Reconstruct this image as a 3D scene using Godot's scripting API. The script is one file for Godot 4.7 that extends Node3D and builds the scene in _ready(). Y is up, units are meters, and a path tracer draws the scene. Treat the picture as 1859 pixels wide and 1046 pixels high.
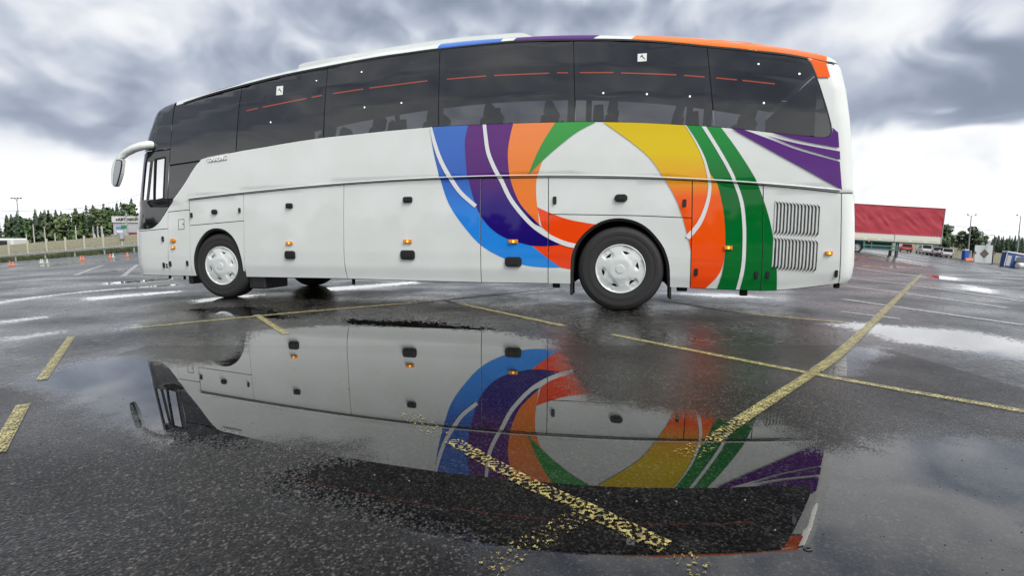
extends Node3D
# Wet car park under broken cloud: a white touring coach with coloured bands, mirrored in the puddles round it.

const YAW := -0.235272
const BUS_AT := Vector3(-0.861, 0.0, -8.2975)
const RF := 0.28
const RR := 0.22
const ZV := [-0.3, 0.0, 0.12, 0.3, 0.97, 1.0, 1.05, 1.4, 2.0, 2.35, 2.7, 3.0, 3.4, 3.75, 4.0, 4.4]
const ZY := [1.20, 1.235, 1.262, 1.275, 1.275, 1.275, 1.288, 1.285, 1.268, 1.25, 1.215, 1.17, 1.13, 1.075, 1.01, 0.9]
const FSY := [0.306, 0.513, 0.856, 1.113, 1.691, 2.361, 2.584, 2.913, 3.124, 3.245]
const FSX := [-5.390, -5.390, -5.380, -5.362, -5.241, -5.137, -5.073, -4.963, -4.864, -4.753]
const RSY := [0.387, 0.470, 0.637, 1.161, 1.497, 2.308, 2.680, 2.954, 3.105, 3.175]
const RSX := [5.315, 5.375, 5.387, 5.361, 5.331, 5.257, 5.209, 5.155, 5.141, 5.069]

var M := {}
var xs := PackedFloat64Array()
var ys := PackedFloat64Array()
var rng := RandomNumberGenerator.new()
var coach: Node3D


# ------------------------------------------------------------------ mesh helpers
class MB:
	var v := PackedVector3Array()
	var n := PackedVector3Array()
	var c := PackedColorArray()
	var t := PackedVector2Array()
	var tinted := false

	func tri(a: Vector3, b: Vector3, d: Vector3, na: Vector3, nb: Vector3, nd: Vector3, ca := Color.WHITE, cb := Color.WHITE, cd := Color.WHITE) -> void:
		var x := (b - a).cross(d - a)
		if x.length_squared() < 1e-16:
			return
		if x.dot(na + nb + nd) > 0.0:
			v.append_array([a, d, b]); n.append_array([na, nd, nb]); c.append_array([ca, cd, cb])
		else:
			v.append_array([a, b, d]); n.append_array([na, nb, nd]); c.append_array([ca, cb, cd])

	func flat(a: Vector3, b: Vector3, d: Vector3, out: Vector3, col := Color.WHITE) -> void:
		var x := (b - a).cross(d - a).normalized()
		if x.dot(out) < 0.0:
			x = -x
		tri(a, b, d, x, x, x, col, col, col)

	func quad(a: Vector3, b: Vector3, d: Vector3, e: Vector3, out: Vector3, col := Color.WHITE) -> void:
		flat(a, b, d, out, col); flat(a, d, e, out, col)

	func box(at: Vector3, size: Vector3, bev := 0.0, turn := Basis.IDENTITY, col := Color.WHITE) -> void:
		var h := size / 2.0
		var e: float = min(bev, min(h.x, min(h.y, h.z)) * 0.95)
		for ax in 3:
			for s in [-1.0, 1.0]:
				var o := Vector3.ZERO; o[ax] = s
				var u := (ax + 1) % 3
				var w := (ax + 2) % 3
				var q := []
				for k in [[-1, -1], [1, -1], [1, 1], [-1, 1]]:
					var p := Vector3.ZERO
					p[ax] = s * h[ax]; p[u] = k[0] * (h[u] - e); p[w] = k[1] * (h[w] - e)
					q.append(at + turn * p)
				quad(q[0], q[1], q[2], q[3], turn * o, col)
		if e <= 0.0:
			return
		for ax in 3:
			var u := (ax + 1) % 3
			var w := (ax + 2) % 3
			for a in [-1.0, 1.0]:
				for b in [-1.0, 1.0]:
					var q := []
					for k in [-1.0, 1.0]:
						var p := Vector3.ZERO
						p[ax] = k * (h[ax] - e); p[u] = a * h[u]; p[w] = b * (h[w] - e); q.append(at + turn * p)
						p[u] = a * (h[u] - e); p[w] = b * h[w]; q.append(at + turn * p)
					var o := Vector3.ZERO; o[u] = a; o[w] = b
					quad(q[0], q[1], q[3], q[2], turn * o, col)
		for a in [-1.0, 1.0]:
			for b in [-1.0, 1.0]:
				for d in [-1.0, 1.0]:
					var s := Vector3(a, b, d)
					flat(at + turn * (s * Vector3(h.x, h.y - e, h.z - e)), at + turn * (s * Vector3(h.x - e, h.y, h.z - e)), at + turn * (s * Vector3(h.x - e, h.y - e, h.z)), turn * s, col)

	func tube(pts: Array, rad: Array, sides := 8, col := Color.WHITE) -> void:
		var rings := []
		var nrm := []
		var up := Vector3.UP
		for i in pts.size():
			var d: Vector3 = (pts[min(i + 1, pts.size() - 1)] - pts[max(i - 1, 0)]).normalized()
			var s := d.cross(up if absf(d.dot(up)) < 0.95 else Vector3.RIGHT).normalized()
			var w := s.cross(d).normalized()
			var r := []
			var m := []
			for k in sides:
				var g := TAU * k / sides
				var o := s * cos(g) + w * sin(g)
				m.append(o); r.append(pts[i] + o * rad[i])
			rings.append(r); nrm.append(m)
		for i in pts.size() - 1:
			for k in sides:
				var l := (k + 1) % sides
				tri(rings[i][k], rings[i][l], rings[i + 1][l], nrm[i][k], nrm[i][l], nrm[i + 1][l], col, col, col)
				tri(rings[i][k], rings[i + 1][l], rings[i + 1][k], nrm[i][k], nrm[i + 1][l], nrm[i + 1][k], col, col, col)
		for e in [0, pts.size() - 1]:
			var d: Vector3 = (pts[0] - pts[1]) if e == 0 else (pts[e] - pts[e - 1])
			for k in range(1, sides - 1):
				flat(rings[e][0], rings[e][k], rings[e][k + 1], d, col)

	# profile of (radius, height) round the z axis of tf
	func lathe(prof: Array, sides: int, tf: Transform3D, col := Color.WHITE) -> void:
		for i in prof.size() - 1:
			var a: Vector2 = prof[i]
			var b: Vector2 = prof[i + 1]
			var d := (b - a).normalized()
			var m := Vector2(d.y, -d.x)
			for k in sides:
				var q := []
				var w := []
				for g in [TAU * k / sides, TAU * (k + 1) / sides]:
					var o := Vector3(cos(g), sin(g), 0)
					q.append(tf * (o * a.x + Vector3(0, 0, a.y))); q.append(tf * (o * b.x + Vector3(0, 0, b.y)))
					w.append(tf.basis * (o * m.x + Vector3(0, 0, m.y)))
				tri(q[0], q[1], q[3], w[0], w[0], w[1], col, col, col)
				tri(q[0], q[3], q[2], w[0], w[1], w[1], col, col, col)

	# polygon in the xy plane of tf, from z0 to z1
	func prism(poly: PackedVector2Array, z0: float, z1: float, tf := Transform3D.IDENTITY, col := Color.WHITE) -> void:
		var ix := Geometry2D.triangulate_polygon(poly)
		for z in [z0, z1]:
			var o := tf.basis * Vector3(0, 0, 1.0 if z == maxf(z0, z1) else -1.0)
			for k in range(0, ix.size(), 3):
				flat(tf * Vector3(poly[ix[k]].x, poly[ix[k]].y, z), tf * Vector3(poly[ix[k + 1]].x, poly[ix[k + 1]].y, z), tf * Vector3(poly[ix[k + 2]].x, poly[ix[k + 2]].y, z), o, col)
		var cw := Geometry2D.is_polygon_clockwise(poly)
		for i in poly.size():
			var a := poly[i]
			var b := poly[(i + 1) % poly.size()]
			var m := Vector2(b.y - a.y, a.x - b.x) * (-1.0 if cw else 1.0)
			quad(tf * Vector3(a.x, a.y, z0), tf * Vector3(b.x, b.y, z0), tf * Vector3(b.x, b.y, z1), tf * Vector3(a.x, a.y, z1), tf.basis * Vector3(m.x, m.y, 0), col)

	func mesh() -> ArrayMesh:
		var a := []
		a.resize(Mesh.ARRAY_MAX)
		a[Mesh.ARRAY_VERTEX] = v
		a[Mesh.ARRAY_NORMAL] = n
		if tinted:
			a[Mesh.ARRAY_COLOR] = c
		if t.size() == v.size() and t.size():
			a[Mesh.ARRAY_TEX_UV] = t
		var m := ArrayMesh.new()
		m.add_surface_from_arrays(Mesh.PRIMITIVE_TRIANGLES, a)
		return m


func put(called: String, mb: MB, mat: Material, parent: Node = self) -> MeshInstance3D:
	var o := MeshInstance3D.new()
	o.mesh = mb.mesh() if mb.v.size() else null
	o.material_override = null
	if o.mesh:
		o.mesh.surface_set_material(0, mat)
	add_named(o, called, parent)
	return o


func put_mesh(called: String, mesh: Mesh, parent: Node, tf := Transform3D.IDENTITY) -> MeshInstance3D:
	var o := MeshInstance3D.new()
	o.mesh = mesh
	o.transform = tf
	add_named(o, called, parent)
	return o


func add_named(o: Node, called: String, parent: Node) -> void:
	var nm := called
	var k := 1
	while parent.has_node(NodePath(nm)):
		nm = "%s_%03d" % [called, k]
		k += 1
	o.name = nm
	parent.add_child(o, true)


func thing(called: String, label: String, category: String, at := Vector3.ZERO, group := "") -> Node3D:
	var o := Node3D.new()
	add_named(o, called, self)
	o.position = at
	return tag(o, label, category, group)


func tag(o: Node3D, label: String, category: String, group := "") -> Node3D:
	o.set_meta("label", label); o.set_meta("category", category)
	if group:
		o.set_meta("group", group)
	return o


func kind(o: Node3D, k: String) -> Node3D:
	o.set_meta("kind", k)
	return o


func copy(o: Node3D, at: Vector3, turn := 0.0, label := "", size := 1.0) -> Node3D:
	var r: Node3D = o.duplicate()
	var base := String(o.name)
	if base.length() > 4 and base.substr(base.length() - 3).is_valid_int() and base[base.length() - 4] == "_":
		base = base.substr(0, base.length() - 4)
	add_named(r, base, self)
	r.position = at
	r.rotation.y = turn
	r.scale = Vector3.ONE * size
	if label:
		r.set_meta("label", label)
	return r


func mat(called: String, col: Color, rough := 0.5, metal := 0.0) -> StandardMaterial3D:
	var m := StandardMaterial3D.new()
	m.resource_name = called
	m.albedo_color = col
	m.roughness = rough
	m.metallic = metal
	M[called] = m
	return m


func lin(r: float, g: float, b: float) -> Color:
	return Color(r, g, b).linear_to_srgb()


func noise(seed_: int, freq: float, type := FastNoiseLite.TYPE_SIMPLEX_SMOOTH, oct := 4) -> FastNoiseLite:
	var f := FastNoiseLite.new()
	f.seed = seed_
	f.noise_type = type
	f.frequency = freq
	f.fractal_type = FastNoiseLite.FRACTAL_FBM if oct > 1 else FastNoiseLite.FRACTAL_NONE
	f.fractal_octaves = oct
	return f


func grain(seed_: int, lo: Color, hi: Color, freq := 0.02, size := 256, oct := 5) -> ImageTexture:
	var im := noise(seed_, freq, FastNoiseLite.TYPE_SIMPLEX_SMOOTH, oct).get_seamless_image(size, size, false, false, 0.2, true)
	var d := im.get_data()
	var out := PackedByteArray()
	out.resize(size * size * 3)
	for i in size * size:
		var k := lo.lerp(hi, d[i] / 255.0)
		out[i * 3] = int(k.r * 255); out[i * 3 + 1] = int(k.g * 255); out[i * 3 + 2] = int(k.b * 255)
	return ImageTexture.create_from_image(Image.create_from_data(size, size, false, Image.FORMAT_RGB8, out))


func triplanar(m: StandardMaterial3D, scale_: float, world := true) -> void:
	m.uv1_triplanar = true
	m.uv1_world_triplanar = world
	m.uv1_scale = Vector3.ONE * scale_


# ------------------------------------------------------------------ the ground's height
func gy(x: float, z: float) -> float:
	var zf := -z
	var r := sqrt(x * x + zf * zf)
	var s := clampf((r - 15.0) / 25.0, 0.0, 1.0)
	if s <= 0.0:
		return 0.0
	s = s * s * (3.0 - 2.0 * s)
	var ax := absf(x)
	var z2 := maxf(zf, ax / 1.1)
	var v := (0.0807 * ax - 0.0573 * z2) if x < 0.0 else (0.145 * ax - 0.1015 * z2)
	return -s * maxf(v, 0.0) * minf(r, 160.0) / r


func on_ground(x: float, z: float) -> Vector3:
	return Vector3(x, gy(x, z), z)


# ------------------------------------------------------------------ the coach's skin
func inter(x: float, a: Array, b: Array) -> float:
	if x <= a[0]:
		return b[0]
	for i in range(1, a.size()):
		if x <= a[i]:
			return lerpf(b[i - 1], b[i], (x - a[i - 1]) / (a[i] - a[i - 1]))
	return b[-1]


func pl_s(x: float) -> float: return (((0.000203 * x + 0.000507) * x - 0.004984) * x - 0.010296) * x + 0.355392
func pl_b(x: float) -> float: return ((-0.000448 * x - 0.01107) * x + 0.01212) * x + 1.766884
func pl_w(x: float) -> float: return ((-0.000431 * x - 0.016669) * x + 0.016181) * x + 2.491426
func pl_t(x: float) -> float: return ((-0.000948 * x - 0.023571) * x + 0.026184) * x + 3.556432
func pl_r(x: float) -> float: return ((-0.000821 * x - 0.023243) * x + 0.023887) * x + 3.683371


func level(x: float, y: float) -> float:
	var b := pl_b(x)
	if y < b:
		var s := pl_s(x)
		return (y - s) / (b - s)
	var w := pl_w(x)
	if y < w:
		return 1.0 + (y - b) / (w - b)
	var t := pl_t(x)
	if y < t:
		return 2.0 + (y - w) / (t - w)
	return 3.0 + (y - t) / (pl_r(x) - t)


func front_x(y: float) -> float: return inter(y, FSY, FSX)
func rear_x(y: float) -> float: return inter(y, RSY, RSX)


func skin_z(x: float, y: float) -> float:
	var z := inter(level(x, y), ZV, ZY)
	if x < -4.3:
		var a := front_x(y) + RF - x
		if a > 0.0:
			a = minf(a, RF * 0.998)
			z -= RF - sqrt(RF * RF - a * a)
	elif x > 4.7:
		var a := x - (rear_x(y) - RR)
		if a > 0.0:
			a = minf(a, RR * 0.998)
			z -= RR - sqrt(RR * RR - a * a)
	return z


func skin_n(x: float, y: float) -> Vector3:
	var e := 0.012
	return Vector3(-(skin_z(x + e, y) - skin_z(x - e, y)) / (2 * e), -(skin_z(x, y + e) - skin_z(x, y - e)) / (2 * e), 1.0).normalized()


func skin(p: Vector2, off: float, side: float) -> Array:
	var m := skin_n(p.x, p.y)
	var q := Vector3(p.x, p.y, skin_z(p.x, p.y)) + m * off
	q.z *= side; m.z *= side
	return [q, m]


func smooth(a: Array, closed := false) -> PackedVector2Array:
	var p := []
	for i in range(0, a.size(), 2):
		p.append(Vector2(a[i], a[i + 1]))
	var out := PackedVector2Array()
	var k := p.size()
	for i in (k if closed else k - 1):
		var p0: Vector2 = p[(i - 1 + k) % k] if closed else p[max(i - 1, 0)]
		var p1: Vector2 = p[i]
		var p2: Vector2 = p[(i + 1) % k]
		var p3: Vector2 = p[(i + 2) % k] if closed else p[min(i + 2, k - 1)]
		var steps: int = clampi(int(p1.distance_to(p2) / 0.05), 2, 6)
		for s in steps:
			out.append(p1.cubic_interpolate(p2, p0, p3, float(s) / steps))
	if not closed:
		out.append(p[-1])
	return out


func outline(segs: Array) -> PackedVector2Array:
	var out := PackedVector2Array()
	for s in segs:
		var a: Array = s[1]
		var part := PackedVector2Array()
		if s[0] == "s" and a.size() > 4:
			part = smooth(a)
		else:
			for i in range(0, a.size(), 2):
				part.append(Vector2(a[i], a[i + 1]))
		for q in part:
			if out.is_empty() or out[-1].distance_to(q) > 0.0015:
				out.append(q)
	while out.size() > 3 and out[0].distance_to(out[-1]) < 0.0015:
		out.remove_at(out.size() - 1)
	if Geometry2D.is_polygon_clockwise(out):
		out.reverse()
	return out


func grown(p: PackedVector2Array, d: float) -> PackedVector2Array:
	var r := Geometry2D.offset_polygon(p, d)
	var best := p
	var most := 0.0
	for q in r:
		var b := bounds(q)
		if b.get_area() > most:
			most = b.get_area(); best = q
	return best


func bounds(p: PackedVector2Array) -> Rect2:
	var r := Rect2(p[0], Vector2.ZERO)
	for q in p:
		r = r.expand(q)
	return r


# lays a polygon (x along the coach, y up) on its side, cell by cell; tone gives the print's colour
func lay(mb: MB, poly: PackedVector2Array, off: float, side := 1.0, holes := [], tone := []) -> void:
	if poly.size() < 3:
		return
	var b := bounds(poly)
	var known := {}
	for i in xs.size() - 1:
		if xs[i + 1] < b.position.x or xs[i] > b.end.x:
			continue
		for j in ys.size() - 1:
			if ys[j + 1] < b.position.y or ys[j] > b.end.y:
				continue
			var cell := PackedVector2Array([Vector2(xs[i], ys[j]), Vector2(xs[i + 1], ys[j]), Vector2(xs[i + 1], ys[j + 1]), Vector2(xs[i], ys[j + 1])])
			var bits := Geometry2D.intersect_polygons(poly, cell)
			for h in holes:
				var left: Array[PackedVector2Array] = []
				for q in bits:
					left.append_array(Geometry2D.clip_polygons(q, h))
				bits = left
			for q in bits:
				if q.size() < 3:
					continue
				var ix := Geometry2D.triangulate_polygon(q)
				var pts := []
				var cols := []
				for w in q:
					if not known.has(w):
						known[w] = skin(w, off, side)
					pts.append(known[w])
					cols.append(tint_at(w, tone) if tone else Color.WHITE)
				for k in range(0, ix.size(), 3):
					var A: Array = pts[ix[k]]
					var B: Array = pts[ix[k + 1]]
					var C: Array = pts[ix[k + 2]]
					mb.tri(A[0], B[0], C[0], A[1], B[1], C[1], cols[ix[k]], cols[ix[k + 1]], cols[ix[k + 2]])


func tint_at(p: Vector2, tone: Array) -> Color:
	# tone: [height, colour, height, colour ...] rising
	if p.y <= tone[0]:
		return tone[1]
	for i in range(2, tone.size(), 2):
		if p.y <= tone[i]:
			return tone[i - 1].lerp(tone[i + 1], (p.y - tone[i - 2]) / (tone[i] - tone[i - 2]))
	return tone[-1]


func rim(mb: MB, poly: PackedVector2Array, off0: float, off1: float, side := 1.0) -> void:
	for i in poly.size():
		var a := poly[i]
		var b := poly[(i + 1) % poly.size()]
		var k := maxi(1, int(a.distance_to(b) / 0.15))
		var o := Vector2(b.y - a.y, a.x - b.x).normalized()
		for s in k:
			var p := a.lerp(b, float(s) / k)
			var q := a.lerp(b, float(s + 1) / k)
			mb.quad(skin(p, off0, side)[0], skin(q, off0, side)[0], skin(q, off1, side)[0], skin(p, off1, side)[0], Vector3(o.x, o.y, 0))


func panel(called: String, segs: Array, gap := 0.0055) -> Array:
	var p := grown(outline(segs), -gap)
	var mb := MB.new()
	lay(mb, p, 0.0)
	rim(mb, p, 0.0, -0.02)
	return [put(called, mb, M.coach_white, coach), p]


func rounded(cx: float, cy: float, w: float, h: float, r: float) -> PackedVector2Array:
	var out := PackedVector2Array()
	r = minf(r, minf(w, h) * 0.499)
	for q in 4:
		var c := Vector2(cx + (w / 2 - r) * [1, -1, -1, 1][q], cy + (h / 2 - r) * [1, 1, -1, -1][q])
		for k in 6:
			var g := PI / 2 * (q + k / 5.0)
			out.append(c + Vector2(cos(g), sin(g)) * r)
	return out


# ------------------------------------------------------------------ build
func _ready() -> void:
	rng.seed = 7
	make_camera_and_light()
	make_materials()
	make_ground()
	make_coach()
	make_left_background()
	make_right_background()
	make_small_things()
	make_trees_behind()


func make_camera_and_light() -> void:
	var cam := Camera3D.new()
	cam.name = "camera"
	cam.fov = 60.32
	cam.near = 0.05
	cam.far = 6000.0
	cam.position = Vector3(0, 0.92, 0)
	cam.rotation.x = -0.095266
	add_child(cam)
	cam.current = true
	var env := Environment.new()
	env.background_mode = Environment.BG_SKY
	env.tonemap_mode = Environment.TONE_MAPPER_LINEAR
	env.tonemap_exposure = 1.2
	env.sdfgi_enabled = true
	env.ssao_enabled = true
	env.ssil_enabled = true
	var sky := Sky.new()
	var sm := PanoramaSkyMaterial.new()
	sm.panorama = make_sky_texture()
	sky.sky_material = sm
	env.sky = sky
	var we := WorldEnvironment.new()
	we.name = "world"
	we.environment = env
	add_child(we)
	var sun := DirectionalLight3D.new()
	sun.name = "sun"
	sun.light_energy = 1.1
	sun.light_angular_distance = 32.0
	sun.light_color = Color(1.0, 0.98, 0.95)
	sun.rotation_degrees = Vector3(-50, 43, 0)
	sun.shadow_enabled = true
	add_child(sun)


func make_sky_texture() -> ImageTexture:
	var w := 2048
	var h := 1024
	var big := noise(11, 1.9, FastNoiseLite.TYPE_SIMPLEX_SMOOTH, 4)
	var fine := noise(23, 6.5, FastNoiseLite.TYPE_SIMPLEX_SMOOTH, 5)
	var wisp := noise(37, 15.0, FastNoiseLite.TYPE_SIMPLEX_SMOOTH, 3)
	var warp := noise(31, 2.6, FastNoiseLite.TYPE_SIMPLEX_SMOOTH, 2)
	# clouds that stand out: azimuth, elevation, half width, half height (degrees), how much lighter or darker
	var marks := [
		[39.6, 13.7, 6.6, 2.7, -0.5],
		[44.7, 11.3, 3.8, 1.8, -0.3],
		[34.0, 16.1, 4.8, 2.7, -0.3],
		[37.5, 11.7, 3.7, 1.2, -0.18],
		[25.6, 20.7, 9.9, 1.6, -0.22],
		[16.0, 23.4, 10.5, 1.1, -0.12],
		[43.4, 17.3, 2.5, 1.6, 0.42],
		[37.4, 18.6, 1.9, 1.3, 0.18],
		[41.7, 8.0, 8.9, 1.8, 0.7],
		[30.3, 20.8, 2.6, 0.9, -0.05],
		[-43.1, 16.3, 1.8, 2.7, -0.18],
		[-38.9, 17.9, 2.3, 2.1, 0.18],
		[-33.8, 18.4, 3.5, 1.7, 0.18],
		[-42.1, 11.1, 5.5, 1.5, -0.12],
		[-35.4, 12.9, 7.6, 1.2, -0.1],
		[-28.4, 19.8, 4.4, 2.0, -0.1],
		[-21.6, 17.9, 6.6, 2.0, -0.16],
		[-13.7, 20.7, 7.1, 2.0, -0.1],
		[-4.2, 22.5, 4.3, 1.0, 0.35],
		[-10.2, 21.7, 2.4, 0.7, 0.2],
		[-40.9, 9.1, 7.5, 1.3, -0.16],
		[6.7, 23.1, 7.1, 1.2, -0.14],
		[-43.6, 13.7, 1.0, 1.6, 0.12],
		[37.0, 25.0, 7.0, 4.0, 0.3],
		[27.0, 28.5, 7.0, 5.0, -0.2],
		[33.0, 34.0, 6.0, 4.0, 0.22],
		[42.0, 31.0, 5.0, 5.0, -0.15],
	]
	var out := PackedFloat32Array()
	out.resize(w * h * 3)
	for j in h:
		var el := PI * (0.5 - (j + 0.5) / h)
		var sy := sin(el)
		var cy := cos(el)
		for i in w:
			var k := (j * w + i) * 3
			if el < -0.02:
				out[k] = 0.30; out[k + 1] = 0.31; out[k + 2] = 0.32
				continue
			var az := wrapf(TAU * (i + 0.5) / w, -PI, PI)   # the picture starts straight ahead (-z)
			var dx := sin(az) * cy
			var dz := -cos(az) * cy
			var wv := warp.get_noise_3d(dx, sy * 2.0, dz) * 0.16
			var a := big.get_noise_3d(dx + wv, sy * 1.5 + wv * 0.6, dz - wv)
			var b := fine.get_noise_3d(dx + wv, sy * 1.25 - wv, dz + wv)
			var e := rad_to_deg(el)
			var s3 := wisp.get_noise_3d(dx - wv * 0.5, sy * 1.2, dz + wv * 0.5)
			var d := a * 0.80 + b * 0.42 + s3 * 0.14
			var mk := 0.0
			var dg := rad_to_deg(az)
			if absf(dg) < 62.0 and e < 46.0:
				for m in marks:
					var q: float = pow((dg - m[0] + b * 2.5) / m[2], 2) + pow((e - m[1] + b * 2.0) / m[3], 2)
					if q < 4.0:
						mk += m[4] * exp(-q * 1.2)
			d += mk
			var open_ := 8.0 * smoothstep(0.1, 0.9, dz)   # the cloud breaks higher on the sunward side, behind the camera
			var lift := 1.0 - smoothstep(5.4 + open_, 10.4 + open_ * 1.5, e + a * (2.6 + open_ * 0.9) + b * (2.2 + open_ * 0.7) + s3 * 1.6 - mk * 10.0)
			var cl := lerpf(0.27, 0.82, smoothstep(-0.70, 0.72, d))
			var lum := lerpf(cl, 0.93 + 0.22 * b + 0.14 * a + 0.1 * s3, lift)
			var grey := clampf((lum - 0.22) / 0.55, 0.0, 1.0)
			out[k] = lum * lerpf(0.78, 0.98, grey)
			out[k + 1] = lum * lerpf(0.93, 1.0, grey)
			out[k + 2] = lum * lerpf(1.24, 1.03, grey)
	return ImageTexture.create_from_image(Image.create_from_data(w, h, false, Image.FORMAT_RGBF, out.to_byte_array()))


func make_materials() -> void:
	var m := mat("coach_white", lin(0.74, 0.775, 0.76), 0.28)
	m.clearcoat_enabled = true; m.clearcoat = 1.0; m.clearcoat_roughness = 0.04
	m.albedo_texture = grain(3, Color(0.965, 0.965, 0.955), Color(1, 1, 1), 0.012, 256)
	triplanar(m, 0.35, false)
	m.heightmap_enabled = true; m.heightmap_scale = 0.22; m.heightmap_texture = grain(4, Color.BLACK, Color.WHITE, 0.008, 256, 2)
	m.metallic_specular = 0.3
	m = mat("band_print", Color.WHITE, 0.3)
	m.metallic_specular = 0.12
	m.vertex_color_use_as_albedo = true
	m.clearcoat_enabled = true; m.clearcoat = 0.6; m.clearcoat_roughness = 0.04
	m = mat("tinted_glass", lin(0.006, 0.007, 0.008), 0.03)
	m.transparency = BaseMaterial3D.TRANSPARENCY_ALPHA; m.albedo_color.a = 0.66; m.metallic_specular = 0.71
	m.clearcoat_enabled = true; m.clearcoat = 0.5; m.clearcoat_roughness = 0.01
	m = mat("dark_glass", lin(0.010, 0.010, 0.012), 0.04)
	m.metallic_specular = 0.5
	m.clearcoat_enabled = true; m.clearcoat = 1.0; m.clearcoat_roughness = 0.02
	m = mat("clear_glass", lin(0.02, 0.022, 0.022), 0.02)
	m.transparency = BaseMaterial3D.TRANSPARENCY_ALPHA; m.albedo_color.a = 0.07
	mat("black_rubber", lin(0.012, 0.012, 0.012), 0.75)
	mat("black_plastic", lin(0.016, 0.016, 0.02), 0.45)
	mat("underside", lin(0.01, 0.01, 0.01), 0.85)
	m = mat("tyre", lin(0.022, 0.022, 0.023), 0.72)
	m.heightmap_enabled = true; m.heightmap_scale = 0.3; m.heightmap_texture = grain(41, Color.BLACK, Color.WHITE, 0.08, 256); triplanar(m, 3.0, false)
	m = mat("hub_white", lin(0.62, 0.66, 0.65), 0.3)
	m.clearcoat_enabled = true; m.clearcoat = 0.5; m.clearcoat_roughness = 0.2
	mat("chrome", lin(0.75, 0.75, 0.75), 0.15, 1.0)
	mat("mirror_glass", lin(0.30, 0.31, 0.33), 0.03, 1.0)
	m = mat("amber", lin(0.75, 0.27, 0.02), 0.25)
	m = mat("amber_lit", lin(1.0, 0.6, 0.1), 0.3)
	m.emission_enabled = true; m.emission = Color(1.0, 0.72, 0.2); m.emission_energy_multiplier = 1.2
	m = mat("red_lens", lin(0.4, 0.01, 0.03), 0.15)
	m = mat("strip_lit", lin(0.8, 0.25, 0.1), 0.5)
	m.emission_enabled = true; m.emission = Color(1.0, 0.36, 0.17); m.emission_energy_multiplier = 0.85
	m = mat("lamp_lit", Color.WHITE, 0.5)
	m.emission_enabled = true; m.emission = Color(1.0, 1.0, 1.0); m.emission_energy_multiplier = 5.0
	m = mat("seat_cloth", lin(0.018, 0.02, 0.026), 0.9)
	mat("cabin_trim", lin(0.02, 0.02, 0.024), 0.8)
	mat("cabin_pale", lin(0.04, 0.04, 0.042), 0.8)
	mat("sticker_white", lin(0.78, 0.8, 0.78), 0.6)
	mat("badge_white", lin(0.85, 0.85, 0.85), 0.3)
	# paint on the ground
	m = mat("yellow_paint", Color.WHITE, 0.42)
	m.transparency = BaseMaterial3D.TRANSPARENCY_ALPHA_SCISSOR; m.alpha_scissor_threshold = 0.5
	m.albedo_texture = worn_paint(51, lin(0.46, 0.405, 0.165), 0.43); m.uv1_scale = Vector3(1, 1, 1)
	m = mat("flaking_paint", Color.WHITE, 0.5)
	m.transparency = BaseMaterial3D.TRANSPARENCY_ALPHA_SCISSOR; m.alpha_scissor_threshold = 0.5
	m.albedo_texture = worn_paint(52, lin(0.38, 0.32, 0.11), 0.54)
	m = mat("sparse_paint", Color.WHITE, 0.5)
	m.transparency = BaseMaterial3D.TRANSPARENCY_ALPHA_SCISSOR; m.alpha_scissor_threshold = 0.5
	m.albedo_texture = worn_paint(54, lin(0.38, 0.32, 0.11), 0.64)
	m = mat("white_paint", Color.WHITE, 0.4)
	m.transparency = BaseMaterial3D.TRANSPARENCY_ALPHA_SCISSOR; m.alpha_scissor_threshold = 0.5
	m.albedo_texture = worn_paint(53, lin(0.50, 0.51, 0.50), 0.42)
	# background
	m = mat("foliage", Color.WHITE, 0.75); m.vertex_color_use_as_albedo = true
	m.backlight_enabled = true; m.backlight = Color(0.18, 0.22, 0.10)
	mat("bark", lin(0.05, 0.04, 0.03), 0.9)
	m = mat("fence_concrete", lin(0.46, 0.45, 0.35), 0.9)
	m.albedo_texture = grain(61, Color(0.72, 0.7, 0.66), Color(1, 1, 1), 0.05, 256); triplanar(m, 0.4, true)
	m.heightmap_enabled = true; m.heightmap_scale = 3.0; m.heightmap_texture = grain(62, Color.BLACK, Color.WHITE, 0.035, 256)
	mat("post_concrete", lin(0.5, 0.49, 0.42), 0.9)
	mat("galvanised", lin(0.45, 0.47, 0.47), 0.5, 0.3)
	mat("grey_pole", lin(0.30, 0.32, 0.32), 0.6)
	mat("lamp_dark", lin(0.06, 0.06, 0.07), 0.5)
	mat("cone_orange", lin(0.62, 0.19, 0.11), 0.7)
	mat("cone_white", lin(0.48, 0.48, 0.46), 0.7)
	mat("wall_white", lin(0.62, 0.62, 0.60), 0.8)
	mat("wall_grey", lin(0.42, 0.43, 0.44), 0.8)
	mat("sign_red", lin(0.24, 0.015, 0.04), 0.6)
	mat("sign_green", lin(0.03, 0.22, 0.09), 0.6)
	mat("sign_blue", lin(0.12, 0.22, 0.5), 0.6)
	mat("letter_black", lin(0.02, 0.02, 0.025), 0.7)
	m = mat("tarp_red", lin(0.42, 0.036, 0.058), 0.5)
	m.albedo_texture = grain(71, Color(0.9, 0.88, 0.88), Color(1, 1, 1), 0.02, 256); triplanar(m, 0.12, false)
	mat("board_cream", lin(0.60, 0.62, 0.56), 0.6)
	mat("frame_teal", lin(0.06, 0.17, 0.16), 0.6)
	mat("stripe_ochre", lin(0.5, 0.34, 0.1), 0.6)
	mat("car_white", lin(0.62, 0.62, 0.6), 0.3)
	mat("car_silver", lin(0.36, 0.37, 0.38), 0.3, 0.3)
	mat("car_red", lin(0.5, 0.05, 0.03), 0.35)
	mat("car_glass", lin(0.012, 0.013, 0.016), 0.1)
	m = mat("toilet_blue", lin(0.02, 0.09, 0.38), 0.5)
	mat("cabin_blue", lin(0.025, 0.075, 0.25), 0.6)
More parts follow.
